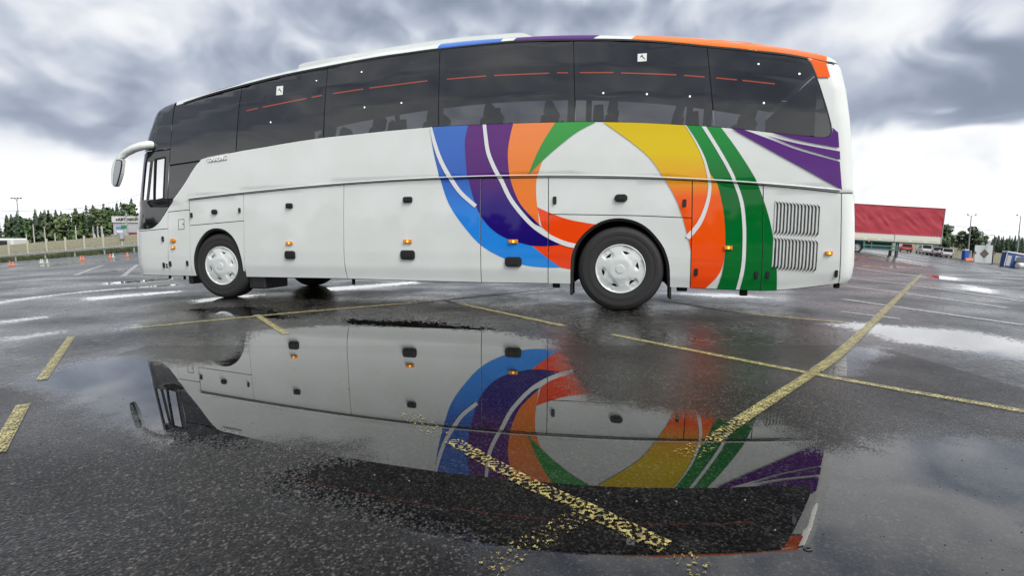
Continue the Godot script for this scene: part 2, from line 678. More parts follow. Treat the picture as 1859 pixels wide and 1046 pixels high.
	mat("board_pale", lin(0.50, 0.53, 0.54), 0.7)
	mat("brown_panel", lin(0.13, 0.10, 0.085), 0.8)
	mat("weed_green", lin(0.06, 0.08, 0.03), 0.9)
	mat("grass_olive", lin(0.07, 0.085, 0.03), 0.9)


func worn_paint(seed_: int, col: Color, wear: float) -> ImageTexture:
	var n := 512
	var a := noise(seed_, 0.05 if wear < 0.45 else 0.022, FastNoiseLite.TYPE_SIMPLEX_SMOOTH, 6).get_seamless_image(n, n, false, false, 0.15, true).get_data()
	var b := noise(seed_ + 7, 0.11, FastNoiseLite.TYPE_CELLULAR, 1).get_seamless_image(n, n, false, false, 0.15, true).get_data()
	var f := noise(seed_ + 5, 0.10, FastNoiseLite.TYPE_SIMPLEX_SMOOTH, 4).get_seamless_image(n, n, false, false, 0.15, true).get_data()
	var c := noise(seed_ + 3, 0.012, FastNoiseLite.TYPE_SIMPLEX_SMOOTH, 6).get_seamless_image(n, n, false, false, 0.15, true).get_data()
	var out := PackedByteArray()
	out.resize(n * n * 4)
	for i in n * n:
		var v := a[i] / 255.0 * 0.62 + b[i] / 255.0 * 0.10 + f[i] / 255.0 * 0.28
		var g := 0.55 + 0.65 * c[i] / 255.0
		out[i * 4] = int(clampf(col.r * g, 0, 1) * 255); out[i * 4 + 1] = int(clampf(col.g * g, 0, 1) * 255); out[i * 4 + 2] = int(clampf(col.b * g, 0, 1) * 255)
		out[i * 4 + 3] = 255 if v > wear else 0
	return ImageTexture.create_from_image(Image.create_from_data(n, n, false, Image.FORMAT_RGBA8, out))


# ------------------------------------------------------------------ ground
const NEAR := Rect2(-3.2, -4.3, 6.4, 3.2)
const MID := Rect2(-9.0, -10.1, 18.0, 9.0)
const OUT := Rect2(-16.0, -15.1, 32.0, 14.0)


func puddles() -> Array:
	return [
		[-3.20, -3.09, -3.35, -3.66, -3.11, -3.93, -2.46, -3.63, -2.24, -3.66, -2.27, -4.03, -2.69, -5.04, -2.02, -5.45, -1.76, -5.41, -0.14, -5.04, 0.41, -4.53, 0.48, -3.74, 0.42, -3.09, 0.50, -2.84, 0.77, -2.69, 0.96, -2.62, 1.16, -2.54, 1.40, -2.60, 1.42, -2.38, 1.43, -2.18, 1.63, -2.25, 2.02, -2.28, 2.37, -2.21, 2.69, -2.18, 1.22, -0.94, -0.03, -0.94, -0.10, -1.28, -0.21, -1.40, -0.36, -1.48, -0.57, -1.59, -0.85, -1.70, -0.97, -1.81, -0.87, -2.04, -0.70, -2.11, -0.80, -2.18, -1.07, -2.16, -1.28, -2.09, -1.58, -2.18, -1.93, -2.35, -2.38, -2.67, -2.77, -2.86],
		[3.43, -5.45, 3.99, -5.64, 4.24, -5.30, 4.48, -5.17, 4.76, -4.98, 4.69, -4.48, 4.65, -3.87, 3.84, -3.19, 3.90, -3.71, 3.79, -3.89, 3.69, -4.24, 3.49, -4.48, 3.53, -4.98],
		[2.53, -3.93, 2.91, -4.29, 3.21, -4.24, 3.09, -3.93, 2.67, -3.59, 2.37, -3.29, 2.15, -3.29],
		[-4.58, -6.49, -4.11, -6.93, -3.57, -6.93, -2.52, -5.84, -2.53, -5.64, -2.97, -5.76, -3.62, -6.10],
		[-2.08, -5.84, -1.48, -5.76, -0.14, -5.23, -0.16, -4.86, -1.33, -5.17, -1.93, -5.37],
		[-4.18, -5.10, -4.13, -5.45, -3.88, -5.20, -4.00, -4.98],
		[11.68, -14.07, 11.08, -12.20, 10.15, -11.20, 10.34, -12.20],
		[9.42, -10.36, 9.06, -9.20, 8.29, -8.53, 8.52, -9.30],
		[-3.82, -9.52, -2.15, -11.36, -1.96, -10.62, -3.31, -8.99],
		[2.84, -8.62, 3.82, -8.53, 4.18, -7.95, 3.32, -8.02],
		[-7.70, -7.24, -7.88, -8.10, -7.81, -9.09, -7.10, -10.62, -6.87, -10.36, -7.61, -8.85, -7.65, -7.87, -7.44, -6.99],
		[-6.93, -7.95, -6.16, -9.20, -5.90, -8.90, -6.52, -7.58],
		[-5.95, -5.64, -5.75, -6.10, -5.50, -5.88, -5.68, -5.37],
		[-4.83, -4.66, -4.65, -5.04, -4.47, -4.83, -4.64, -4.50],
		[-8.99, -10.91, -8.27, -12.38, -8.00, -12.02, -8.49, -10.36],
		[-5.00, -7.58, -4.80, -8.44, -4.24, -8.44, -4.36, -7.79, -4.66, -7.18]
	]


func puddle_map(step: float) -> Image:
	var w := int(round(OUT.size.x / step))
	var h := int(round(OUT.size.y / step))
	var d := PackedFloat32Array()
	d.resize(w * h)
	d.fill(-0.6)
	for a in puddles():
		var p := PackedVector2Array()
		for i in range(0, a.size(), 2):
			p.append(Vector2(a[i], a[i + 1]))
		var b := bounds(p).grow(0.65)
		for j in h:
			var y := OUT.position.y + (j + 0.5) * step
			if y < b.position.y or y > b.end.y:
				continue
			for i in w:
				var x := OUT.position.x + (i + 0.5) * step
				if x < b.position.x or x > b.end.x:
					continue
				var q := Vector2(x, y)
				var best := 1.0
				for k in p.size():
					var c := Geometry2D.get_closest_point_to_segment(q, p[k], p[(k + 1) % p.size()])
					best = minf(best, c.distance_squared_to(q))
				best = minf(sqrt(best), 0.6)
				if not Geometry2D.is_point_in_polygon(q, p):
					best = -best
				d[j * w + i] = maxf(d[j * w + i], best)
	return Image.create_from_data(w, h, false, Image.FORMAT_RF, d.to_byte_array())


func field(f: FastNoiseLite, freq: float, r: Rect2, w: int, h: int) -> PackedByteArray:
	var px := r.size.x / w
	f.frequency = freq * px
	f.offset = Vector3(r.position.x / px, r.position.y / px, 0)
	return f.get_image(w, h, false, false, false).get_data()


func asphalt(called: String, r: Rect2, w: int, sd: Image, stone: float, relief: float) -> StandardMaterial3D:
	var h := int(round(w * r.size.y / r.size.x))
	var step := OUT.size.x / sd.get_width()
	var part := sd.get_region(Rect2i(int(round((r.position.x - OUT.position.x) / step)), int(round((r.position.y - OUT.position.y) / step)), int(round(r.size.x / step)), int(round(r.size.y / step))))
	part.resize(w, h, Image.INTERPOLATE_CUBIC)
	var s := part.get_data().to_float32_array()
	var cell := noise(5, 1.0, FastNoiseLite.TYPE_CELLULAR, 1)
	cell.cellular_return_type = FastNoiseLite.RETURN_DISTANCE
	var dome := field(cell, 1.0 / stone, r, w, h)
	cell.cellular_return_type = FastNoiseLite.RETURN_CELL_VALUE
	var each := field(cell, 1.0 / stone, r, w, h)
	var coarse := field(cell, 0.42 / stone, r, w, h)
	var low := field(noise(8, 1.0, FastNoiseLite.TYPE_SIMPLEX_SMOOTH, 4), 0.55, r, w, h)
	var fin := field(noise(9, 1.0, FastNoiseLite.TYPE_SIMPLEX_SMOOTH, 4), 6.0, r, w, h)
	var alb := PackedByteArray()
	var rou := PackedByteArray()
	var hei := PackedByteArray()
	alb.resize(w * h * 3); rou.resize(w * h); hei.resize(w * h)
	var film := PackedByteArray()
	film.resize(w * h)
	for k in w * h:
		var lo := low[k] / 127.5 - 1.0
		var fi := fin[k] / 127.5 - 1.0
		var up := 1.0 - dome[k] / 255.0   # the cell's distance runs from -1 at a stone's centre
		var ev := each[k]
		var tall := (up - 0.55) * 0.20 + (ev / 255.0 - 0.5) * 0.18
		var wet := s[k] + lo * 0.10 + fi * 0.08 - tall * 0.9
		var m := clampf(wet * 14.0 + 0.5, 0.0, 1.0)
		var damp := clampf(wet * 1.6 + 0.75, 0.0, 1.0)
		var g := 32.0 + lo * 6.0 + fi * 8.0 + (ev - 128) * 0.15 - damp * 5.0 - m * 8.0
		if ev > 214:
			g += (ev - 214) * 1.0 * (1.0 - 0.5 * m)
		var rare := coarse[k]
		if rare > 240:
			g += (rare - 240) * 2.0 * (1.0 - 0.45 * m)
		g = clampf(g, 8.0, 140.0)
		alb[k * 3] = int(g); alb[k * 3 + 1] = int(g * 0.965); alb[k * 3 + 2] = int(g * 0.91)
		var dry := (0.34 if stone < 0.01 else 0.29) - lo * 0.20 - damp * 0.12 + fi * 0.06
		rou[k] = int(clampf(lerpf(dry, 0.012, m), 0.012, 1.0) * 255.0)
		film[k] = int(m * 255.0)
		hei[k] = int(clampf(lerpf(up * 175.0 + (ev * 0.22) + fi * 22.0, 150.0, m), 0.0, 255.0))
	var t := mat(called, Color.WHITE, 1.0)
	t.albedo_texture = ImageTexture.create_from_image(Image.create_from_data(w, h, false, Image.FORMAT_RGB8, alb))
	t.roughness_texture = ImageTexture.create_from_image(Image.create_from_data(w, h, false, Image.FORMAT_L8, rou))
	t.heightmap_enabled = true
	t.heightmap_scale = relief
	t.heightmap_texture = ImageTexture.create_from_image(Image.create_from_data(w, h, false, Image.FORMAT_L8, hei))
	t.metallic_specular = 0.33 if relief < 0.65 and stone < 0.01 else 0.46
	t.clearcoat_enabled = true
	t.clearcoat = 0.78
	t.clearcoat_roughness = 0.01
	t.clearcoat_texture = ImageTexture.create_from_image(Image.create_from_data(w, h, false, Image.FORMAT_L8, film))
	return t


func far_asphalt() -> StandardMaterial3D:
	var n := 1024
	var a := noise(81, 0.006, FastNoiseLite.TYPE_SIMPLEX_SMOOTH, 5).get_seamless_image(n, n, false, false, 0.2, true).get_data()
	var b := noise(82, 0.05, FastNoiseLite.TYPE_SIMPLEX_SMOOTH, 4).get_seamless_image(n, n, false, false, 0.2, true).get_data()
	var alb := PackedByteArray()
	var rou := PackedByteArray()
	alb.resize(n * n * 3); rou.resize(n * n)
	for k in n * n:
		var lo := a[k] / 127.5 - 1.0
		var fi := b[k] / 127.5 - 1.0
		var g := clampf(33.0 + lo * 7.0 + fi * 8.0, 20, 120)
		alb[k * 3] = int(g); alb[k * 3 + 1] = int(g * 0.985); alb[k * 3 + 2] = int(g * 0.955)
		var pool := clampf((lo + fi * 0.35 - 0.42) * 6.0, 0.0, 1.0)
		rou[k] = int(clampf(lerpf(0.27 - lo * 0.16 + fi * 0.06, 0.05, pool), 0.03, 1.0) * 255)
	var t := mat("asphalt_far", Color.WHITE, 1.0)
	t.albedo_texture = ImageTexture.create_from_image(Image.create_from_data(n, n, false, Image.FORMAT_RGB8, alb))
	t.roughness_texture = ImageTexture.create_from_image(Image.create_from_data(n, n, false, Image.FORMAT_L8, rou))
	return t


func steps(a: float, b: float, d: float) -> Array:
	var out := []
	var k := int(ceil((b - a) / d - 0.001))
	for i in k:
		out.append(a + (b - a) * i / k)
	out.append(b)
	return out


func sheet(mb: MB, gx: Array, gz: Array, skip: Rect2, uv: Rect2) -> void:
	for i in gx.size() - 1:
		for j in gz.size() - 1:
			var c := Vector2((gx[i] + gx[i + 1]) / 2, (gz[j] + gz[j + 1]) / 2)
			if skip.has_point(c):
				continue
			var p := []
			for q in [[i, j], [i + 1, j], [i + 1, j + 1], [i, j + 1]]:
				p.append(on_ground(gx[q[0]], gz[q[1]]))
			for f in [[0, 1, 2], [0, 2, 3]]:
				mb.flat(p[f[0]], p[f[1]], p[f[2]], Vector3.UP)
	for q in mb.v:
		mb.t.append(Vector2((q.x - uv.position.x) / uv.size.x, (q.z - uv.position.y) / uv.size.y))
	for k in mb.v.size():
		var q := mb.v[k]
		mb.n[k] = Vector3(gy(q.x - 0.5, q.z) - gy(q.x + 0.5, q.z), 1.0, gy(q.x, q.z - 0.5) - gy(q.x, q.z + 0.5)).normalized()


func make_ground() -> void:
	var sd := puddle_map(0.1)
	var a := MB.new()
	sheet(a, steps(NEAR.position.x, NEAR.end.x, 3.2), steps(NEAR.position.y, NEAR.end.y, 3.2), Rect2(), NEAR)
	var m := a.mesh()
	m.surface_set_material(0, asphalt("asphalt_near", NEAR, 2048, sd, 0.0066, 0.42))
	var gx := steps(MID.position.x, NEAR.position.x, 4) + steps(NEAR.position.x, NEAR.end.x, 7).slice(1) + steps(NEAR.end.x, MID.end.x, 4).slice(1)
	var gz := steps(MID.position.y, NEAR.position.y, 4) + steps(NEAR.position.y, NEAR.end.y, 7).slice(1)
	var b := MB.new()
	sheet(b, gx, gz, NEAR, MID)
	add_surface(m, b, asphalt("asphalt_mid", MID, 2048, sd, 0.024, 0.6))
	var c := MB.new()
	gx = steps(OUT.position.x, MID.position.x, 1) + steps(MID.position.x, MID.end.x, 18).slice(1) + steps(MID.end.x, OUT.end.x, 1).slice(1)
	gz = steps(OUT.position.y, MID.position.y, 1) + steps(MID.position.y, MID.end.y, 1).slice(1)
	sheet(c, gx, gz, MID, OUT)
	add_surface(m, c, asphalt("asphalt_outer", OUT, 2048, sd, 0.05, 0.8))
	var d := MB.new()
	gx = [-4000.0, -2000.0, -1000.0, -600.0] + steps(-400, -160, 20) + steps(-160, -60, 5).slice(1) + steps(-60, -16, 1.5).slice(1) + steps(-16, 16, 1).slice(1) + steps(16, 60, 1.5).slice(1) + steps(60, 160, 5).slice(1) + steps(160, 400, 20).slice(1) + [600.0, 1000.0, 2000.0, 4000.0]
	gz = [-4000.0, -2000.0, -1000.0, -500.0, -300.0] + steps(-200, -60, 5) + steps(-60, -15.1, 1.5).slice(1) + steps(-15.1, -1.1, 2).slice(1) + [4.0, 12.0, 30.0, 60.0, 150.0, 400.0, 1000.0, 4000.0]
	sheet(d, gx, gz, OUT, Rect2(0, 0, 46, 46))
	add_surface(m, d, far_asphalt())
	var g := put_mesh("ground", m, self)
	kind(g, "structure")
	tag(g, "wet dark asphalt of the car park with wide puddles", "ground")
	g.remove_meta("category")
	# painted lines: [material, width, points x z ...]
	var lines := [
		["yellow_paint", 0.085, [-4.01, -5.13, -2.86, -6.22, -1.10, -7.58]],
		["yellow_paint", 0.1, [-1.10, -7.58, 0.80, -9.52]],
		["yellow_paint", 0.085, [-1.08, -7.65, 0.56, -5.30]],
		["yellow_paint", 0.075, [0.98, -4.80, 2.09, -3.35, 2.77, -2.60]],
		["yellow_paint", 0.085, [11.25, -13.61, 3.68, -5.10, 2.15, -3.44]],
		["yellow_paint", 0.07, [2.15, -3.44, 1.17, -2.47]],
		["flaking_paint", 0.07, [1.17, -2.47, 0.92, -2.21]],
		["sparse_paint", 0.11, [0.92, -2.21, 0.73, -2.04]],
		["sparse_paint", 0.085, [0.25, -1.61, -0.07, -1.31]],
		["sparse_paint", 0.1, [-0.56, -2.58, -0.34, -2.27]],
		["flaking_paint", 0.075, [-0.28, -2.21, 0.04, -1.83, 0.21, -1.67]],
		["flaking_paint", 0.08, [0.21, -1.67, 0.46, -1.41]],
		["sparse_paint", 0.09, [0.48, -1.38, 0.54, -1.29]],
		["yellow_paint", 0.06, [-4.22, -4.69, -3.11, -3.21]],
		["yellow_paint", 0.06, [-2.75, -2.72, -2.23, -2.07]],
		["yellow_paint", 0.07, [-3.17, -6.10, -2.23, -4.83]],
		["white_paint", 0.1, [8.30, -12.20, 8.27, -10.36, 7.74, -7.44]],
		["white_paint", 0.1, [6.75, -9.98, 6.86, -8.62, 6.77, -6.71]],
		["white_paint", 0.1, [5.21, -7.76, 5.36, -6.71, 5.58, -5.34]],
		["white_paint", 0.08, [4.27, -6.39, 4.56, -5.76]],
		["white_paint", 0.12, [11.62, -16.79, 10.35, -12.38]],
		["white_paint", 0.12, [-3.89, -9.74, -2.29, -11.44]],
		["white_paint", 0.12, [-11.61, -13.17, -16.71, -20.29]],
		["white_paint", 0.12, [-10.03, -12.77, -14.60, -19.34]],
		["yellow_paint", 0.09, [2.27, -7.79, 2.87, -6.39, 3.72, -5.52]],
	]
	for l in lines:
		var mb := MB.new()
		var pts := smooth(l[2])
		var run := fmod(absf(pts[0].x * 3.7 + pts[0].y * 1.9), 5.0)
		for i in pts.size() - 1:
			var p := pts[i]
			var q := pts[i + 1]
			var cut := maxi(1, int(p.distance_to(q) / 1.0))
			for s in cut:
				var u := p.lerp(q, float(s) / cut)
				var v := p.lerp(q, float(s + 1) / cut)
				var ta := (pts[mini(i + 1, pts.size() - 1)] - pts[maxi(i - 1, 0)]).normalized() if s == 0 else (q - p).normalized()
				var tb := (q - p).normalized() if s < cut - 1 or i >= pts.size() - 2 else (pts[i + 2] - p).normalized()
				var sa: Vector2 = Vector2(-ta.y, ta.x) * l[1] / 2
				var sb: Vector2 = Vector2(-tb.y, tb.x) * l[1] / 2
				var len := u.distance_to(v)
				var c4 := [u - sa, v - sb, v + sb, u + sa]
				var t4 := [Vector2(run, 0), Vector2(run + len, 0), Vector2(run + len, l[1]), Vector2(run, l[1])]
				var w := []
				for z in c4:
					w.append(on_ground(z.x, z.y) + Vector3(0, 0.004, 0))
				for f in [[0, 1, 2], [0, 2, 3]]:
					mb.flat(w[f[0]], w[f[1]], w[f[2]], Vector3.UP)
					for e in 3:
						var at: Vector3 = mb.v[mb.v.size() - 3 + e]
						for z in 3:
							if w[f[z]] == at:
								mb.t.append(t4[f[z]] * (2.4 if l[0] == "yellow_paint" else 3.4))
								break
				run += len
		put("painted_line", mb, M[l[0]], g)


func add_surface(m: ArrayMesh, mb: MB, mt: Material) -> void:
	var a := []
	a.resize(Mesh.ARRAY_MAX)
	a[Mesh.ARRAY_VERTEX] = mb.v; a[Mesh.ARRAY_NORMAL] = mb.n; a[Mesh.ARRAY_TEX_UV] = mb.t
	m.add_surface_from_arrays(Mesh.PRIMITIVE_TRIANGLES, a)
	m.surface_set_material(m.get_surface_count() - 1, mt)


# ------------------------------------------------------------------ the coach
const INK := {
	"blue": [0.5, [0.02, 0.26, 0.78], 1.35, [0.02, 0.22, 0.72], 1.75, [0.035, 0.12, 0.50], 2.5, [0.06, 0.17, 0.54]],
	"violet": [0.8, [0.012, 0.004, 0.14], 1.4, [0.022, 0.008, 0.19], 1.72, [0.085, 0.016, 0.17], 2.5, [0.13, 0.035, 0.20]],
	"orange": [1.1, [0.90, 0.17, 0.01], 1.7, [0.85, 0.22, 0.02], 2.5, [0.90, 0.27, 0.09]],
	"scarlet": [0.4, [0.86, 0.055, 0.008], 1.4, [0.88, 0.07, 0.006]],
	"leaf": [1.6, [0.03, 0.24, 0.04], 2.5, [0.06, 0.36, 0.08]],
	"amber": [0.3, [0.88, 0.065, 0.004], 1.45, [0.90, 0.11, 0.004], 1.72, [0.80, 0.40, 0.02], 2.0, [0.74, 0.53, 0.006], 2.5, [0.70, 0.51, 0.006]],
	"green": [0.3, [0.0, 0.155, 0.028], 1.5, [0.0, 0.14, 0.022], 2.3, [0.012, 0.27, 0.045]],
	"purple": [1.4, [0.10, 0.018, 0.20], 2.4, [0.085, 0.014, 0.18]],
	"tangerine": [2.8, [0.86, 0.11, 0.012], 3.5, [0.80, 0.20, 0.03]],
	"white": [0.3, [0.74, 0.76, 0.76], 3.0, [0.74, 0.76, 0.76]],
}


func ink(name_: String) -> Array:
	var out := []
	for v in INK[name_]:
		out.append(Color(v[0], v[1], v[2]) if v is Array else v)
	return out


func make_coach() -> void:
	coach = thing("coach_bus", "long white touring coach with rainbow coloured bands and tinted windows", "bus", BUS_AT)
	coach.rotation.y = YAW
	for x in [-5.4, -5.36, -5.3, -5.24, -5.18, -5.12, -5.06, -5.0, -4.94, -4.88, -4.8, -4.7, -4.6, -4.5, -4.4, -4.2]:
		xs.append(x)
	for i in 22:
		xs.append(-4.0 + i * 0.4)
	for x in [4.7, 4.86, 4.94, 5.0, 5.06, 5.12, 5.17, 5.21, 5.25, 5.28, 5.31, 5.34, 5.36, 5.375, 5.39]:
		xs.append(x)
	for j in 44:
		ys.append(0.25 + j * 0.08)
	var panels := {}
	for d in coach_panels():
		var r := panel(d[1], d[2])
		panels[d[0]] = r
	# the printed bands, cut at the panel gaps
	var layer := 0
	for d in coach_bands():
		layer += 1
		var shape := outline(d[1])
		for key in panels:
			if key == "cant":
				continue
			for q in Geometry2D.intersect_polygons(shape, panels[key][1]):
				var mb := MB.new()
				mb.tinted = true
				lay(mb, q, 0.0012 + 0.0007 * layer, 1.0, [], ink(d[0]))
				if mb.v.size():
					put("painted_band", mb, M.band_print, panels[key][0])
	for d in coach_roof_bands():
		var mb := MB.new()
		mb.tinted = true
		for q in Geometry2D.intersect_polygons(outline(d[1]), panels.cant[1]):
			lay(mb, q, 0.003, 1.0, [], ink(d[0]))
		if mb.v.size():
			put("painted_band", mb, M.band_print, panels.cant[0])
	# window glass
	for d in coach_glass():
		var p := grown(outline(d[1]), -0.004)
		var mb := MB.new()
		lay(mb, p, -0.003)
		put("side_window", mb, M.tinted_glass if d[0] == "tint" else M.dark_glass, coach)
	var pl := outline([["l", [-4.946, 2.197, -4.763, 2.210, -4.804, 1.589, -5.035, 1.580]]])
	var pr := outline([["l", [-4.728, 2.220, -4.545, 2.244, -4.603, 1.607, -4.778, 1.580]]])
	var dmb := MB.new()
	var dp := grown(outline([["l", [-4.992, 2.336, -4.431, 2.373, -4.522, 1.453, -4.637, 1.312, -4.746, 1.202, -4.864, 1.131, -5.001, 1.114, -5.207, 1.111, -5.200, 1.394, -5.121, 1.689, -5.063, 2.064]]]), -0.005)
	lay(dmb, dp, -0.003, 1.0, [pl, pr])
	rim(dmb, pl, -0.003, -0.03); rim(dmb, pr, -0.003, -0.03)
	var door := put("driver_window", dmb, M.dark_glass, coach)
	for p in [pl, pr]:
		var mb := MB.new()
		lay(mb, grown(p, 0.004), -0.012)
		put("pane", mb, M.clear_glass, door)
	var fr := MB.new()
	for p in [pr]:
		var ring := grown(p, 0.022)
		lay(fr, ring, 0.001, 1.0, [grown(p, -0.002)])
	put("pane_frame", fr, M.black_rubber, door)
	# dark frame behind the gaps
	var fb := MB.new()
	for key in panels:
		var p: PackedVector2Array = grown(panels[key][1], 0.012)
		if key == "arch_f" or key == "arch_r":
			continue
		lay(fb, p, -0.018)
	for d in [[-5.198, 1.077, -5.220, 0.801, -5.307, 0.494, -5.331, 0.334, -5.135, 0.343, -5.129, 0.499, -5.097, 0.802, -5.078, 1.076], [-4.600, 1.115, -4.620, 0.803, -4.647, 0.505, -4.643, 0.346, -4.553, 0.348, -4.558, 0.506, -4.531, 0.804, -4.512, 1.114], [-4.162, 1.412, -4.179, 0.968, -4.201, 0.510, -4.204, 0.347, -4.116, 0.349, -4.114, 0.511, -4.093, 0.968, -4.076, 1.411], [-3.136, 1.228, -3.152, 0.894, -3.174, 0.520, -3.173, 0.347, -3.090, 0.348, -3.092, 0.521, -3.071, 0.894, -3.055, 1.227], [-1.370, 1.737, -1.396, 1.270, -1.404, 0.896, -1.411, 0.618, -1.386, 0.349, -1.313, 0.350, -1.337, 0.618, -1.331, 0.896, -1.324, 1.270, -1.299, 1.735], [0.728, 1.765, 0.715, 1.267, 0.712, 0.821, 0.708, 0.335, 0.773, 0.337, 0.776, 0.821, 0.779, 1.267, 0.791, 1.763], [1.656, 1.750, 1.661, 1.271, 1.660, 0.824, 1.655, 0.339, 1.716, 0.340, 1.719, 0.825, 1.721, 1.270, 1.715, 1.748], [3.460, 1.662, 3.472, 1.201, 3.474, 0.761, 3.482, 0.318, 3.535, 0.319, 3.527, 0.762, 3.524, 1.200, 3.512, 1.660], [4.271, 1.582, 4.287, 1.166, 4.298, 0.762, 4.306, 0.303, 4.356, 0.305, 4.347, 0.763, 4.336, 1.165, 4.320, 1.581], [5.114, 1.470, 5.129, 1.158, 5.145, 0.767, 5.155, 0.410, 5.209, 0.409, 5.192, 0.768, 5.176, 1.158, 5.161, 1.470], [-4.460, 2.378, -4.490, 1.951, -4.555, 1.453, -4.489, 1.452, -4.424, 1.949, -4.395, 2.375], [-4.433, 3.078, -4.429, 2.737, -4.464, 2.378, -4.398, 2.376, -4.363, 2.733, -4.354, 3.070], [-4.446, 2.146, -4.153, 2.166, -3.864, 2.194, -3.865, 2.142, -4.154, 2.114, -4.448, 2.094], [-4.997, 2.364, -4.696, 2.375, -4.425, 2.397, -4.426, 2.362, -4.696, 2.340, -4.991, 2.327], [-4.122, 1.196, -3.096, 1.261, -3.100, 1.193, -4.128, 1.126], [1.692, 1.299, 2.858, 1.264, 3.498, 1.228, 3.500, 1.173, 2.859, 1.209, 1.693, 1.241]]:
		lay(fb, outline([["l", d]]), -0.02)
	put("body_frame", fb, M.underside, coach)
	# posts between the window panes, waist and roof rails behind the glass
	for a in [-3.08, -1.64, 0.16, 1.985, 3.66]:
		var mb := MB.new()
		var lean := 0.02 if a > 0 else -0.02
		var p := PackedVector2Array([Vector2(a - 0.05 - lean, pl_w(a) - 0.04), Vector2(a + 0.05 - lean, pl_w(a) - 0.04), Vector2(a + 0.05 + lean, pl_t(a) + 0.03), Vector2(a - 0.05 + lean, pl_t(a) + 0.03)])
		lay(mb, p, -0.05)
		put("window_post", mb, M.underside, coach)
		var mf := MB.new()
		lay(mf, p, -0.05, -1.0)
		put("window_post", mf, M.underside, coach)
	# the far side: one skin of white below, windows above
	var low := PackedVector2Array()
	var top := PackedVector2Array()
	var roofline := PackedVector2Array()
	for i in 41:
		var x := -5.1 + i * 0.255
		low.append(Vector2(x, pl_w(x) - 0.01))
		top.append(Vector2(x, pl_t(x)))
	for i in 41:
		roofline.append(Vector2(5.1 - i * 0.255, pl_r(5.1 - i * 0.255)))
	var far_low := low.duplicate()
	far_low.append_array(PackedVector2Array([Vector2(5.28, 1.6), Vector2(5.35, 0.6), Vector2(5.2, 0.4), Vector2(4.3, 0.31)]))
	for a in [[2.635, 0.68], [-3.59, 0.64]]:
		for k in 9:
			var g := PI * k / 8.0
			far_low.append(Vector2(a[0] + a[1] * cos(g), 0.34 + 0.95 * a[1] * 1.35 * sin(g)))
	far_low.append_array(PackedVector2Array([Vector2(-5.2, 0.35), Vector2(-5.36, 0.9), Vector2(-5.25, 1.6)]))
	var fl := MB.new()
	lay(fl, far_low, 0.0, -1.0)
	put("far_side_panel", fl, M.coach_white, coach)
	var fg := MB.new()
	var far_glass := low.duplicate()
	var tr := top.duplicate(); tr.reverse(); far_glass.append_array(tr)
	lay(fg, far_glass, -0.004, -1.0)
	put("far_side_window", fg, M.tinted_glass, coach)
	var fc := MB.new()
	var far_cant := top.duplicate()
	far_cant.append_array(roofline)
	lay(fc, far_cant, 0.0, -1.0)
	put("far_side_panel", fc, M.coach_white, coach)
	# roof skin
	var rf := MB.new()
	var rows := []
	for i in 43:
		var x := lerpf(-4.82, 5.12, i / 42.0)
		var row := []
		for k in 13:
			var u := k / 6.0 - 1.0
			row.append(Vector3(x, pl_r(x) + 0.06 * (1.0 - u * u) - 0.004, u * (skin_z(x, pl_r(x)) - 0.002)))
		rows.append(row)
	grid(rf, rows, Vector3.UP)
	put("roof", rf, M.coach_white, coach)
	# front and rear faces
	var wsc := MB.new(); var fpn := MB.new(); var rpn := MB.new(); var rwn := MB.new(); var top_f := MB.new()
	grid(fpn, face_rows(0.34, 1.12, -1.0), Vector3.LEFT)
	grid(wsc, face_rows(1.12, 2.92, -1.0), Vector3.LEFT)
	grid(top_f, face_rows(2.92, 3.22, -1.0), Vector3.LEFT)
	grid(rpn, face_rows(0.40, 2.05, 1.0), Vector3.RIGHT)
	grid(rwn, face_rows(2.05, 2.85, 1.0), Vector3.RIGHT)
	put("windscreen", wsc, M.clear_glass, coach)
	put("front_panel", fpn, M.coach_white, coach)
	put("front_cap", top_f, M.dark_glass, coach)
	put("rear_panel", rpn, M.coach_white, coach)
	put("rear_window", rwn, M.dark_glass, coach)
	var rtp := MB.new()
	grid(rtp, face_rows(2.85, 3.12, 1.0), Vector3.RIGHT)
	put("rear_panel", rtp, M.coach_white, coach)
	for s in [-1.0, 1.0]:
		var tl := MB.new()
		tl.box(Vector3(5.345, 1.02, s * 0.98), Vector3(0.05, 0.52, 0.12), 0.015)
		put("tail_lamp", tl, M.red_lens, coach)
		var hl := MB.new()
		hl.box(Vector3(-5.42, 0.72, s * 0.8), Vector3(0.06, 0.18, 0.34), 0.02)
		put("headlight", hl, M.mirror_glass, coach)
	# dark line above the windows running to the rear corner
	var gut := MB.new()
	lay(gut, outline([["s", [-4.216, 3.111, -3.688, 3.226, -3.119, 3.311, -2.367, 3.410, -1.614, 3.469, -0.848, 3.530, -0.342, 3.550, 0.143, 3.568, 1.044, 3.581, 1.538, 3.564, 1.982, 3.529, 2.397, 3.492, 2.808, 3.444, 3.208, 3.375, 3.614, 3.295, 4.036, 3.221, 4.453, 3.141, 4.710, 3.075, 5.018, 2.977]], ["s", [5.024, 2.957, 4.707, 3.050, 4.451, 3.115, 4.036, 3.197, 3.615, 3.272, 3.208, 3.350, 2.809, 3.415, 2.399, 3.462, 1.984, 3.499, 1.542, 3.532, 1.049, 3.549, 0.146, 3.540, -0.339, 3.522, -0.842, 3.500, -1.607, 3.438, -2.348, 3.373, -3.097, 3.274, -3.662, 3.188, -4.205, 3.078]]]), 0.004)
	put("window_seal", gut, M.black_rubber, coach)
	# ledge shadow strip: a rolled edge over the lower doors
	var roll := MB.new()
	var rp := []
	for i in 47:
		var x := lerpf(-4.09, 5.12, i / 46.0)
		rp.append(Vector3(x, pl_b(x) + 0.026, skin_z(x, pl_b(x) + 0.03) + 0.003))
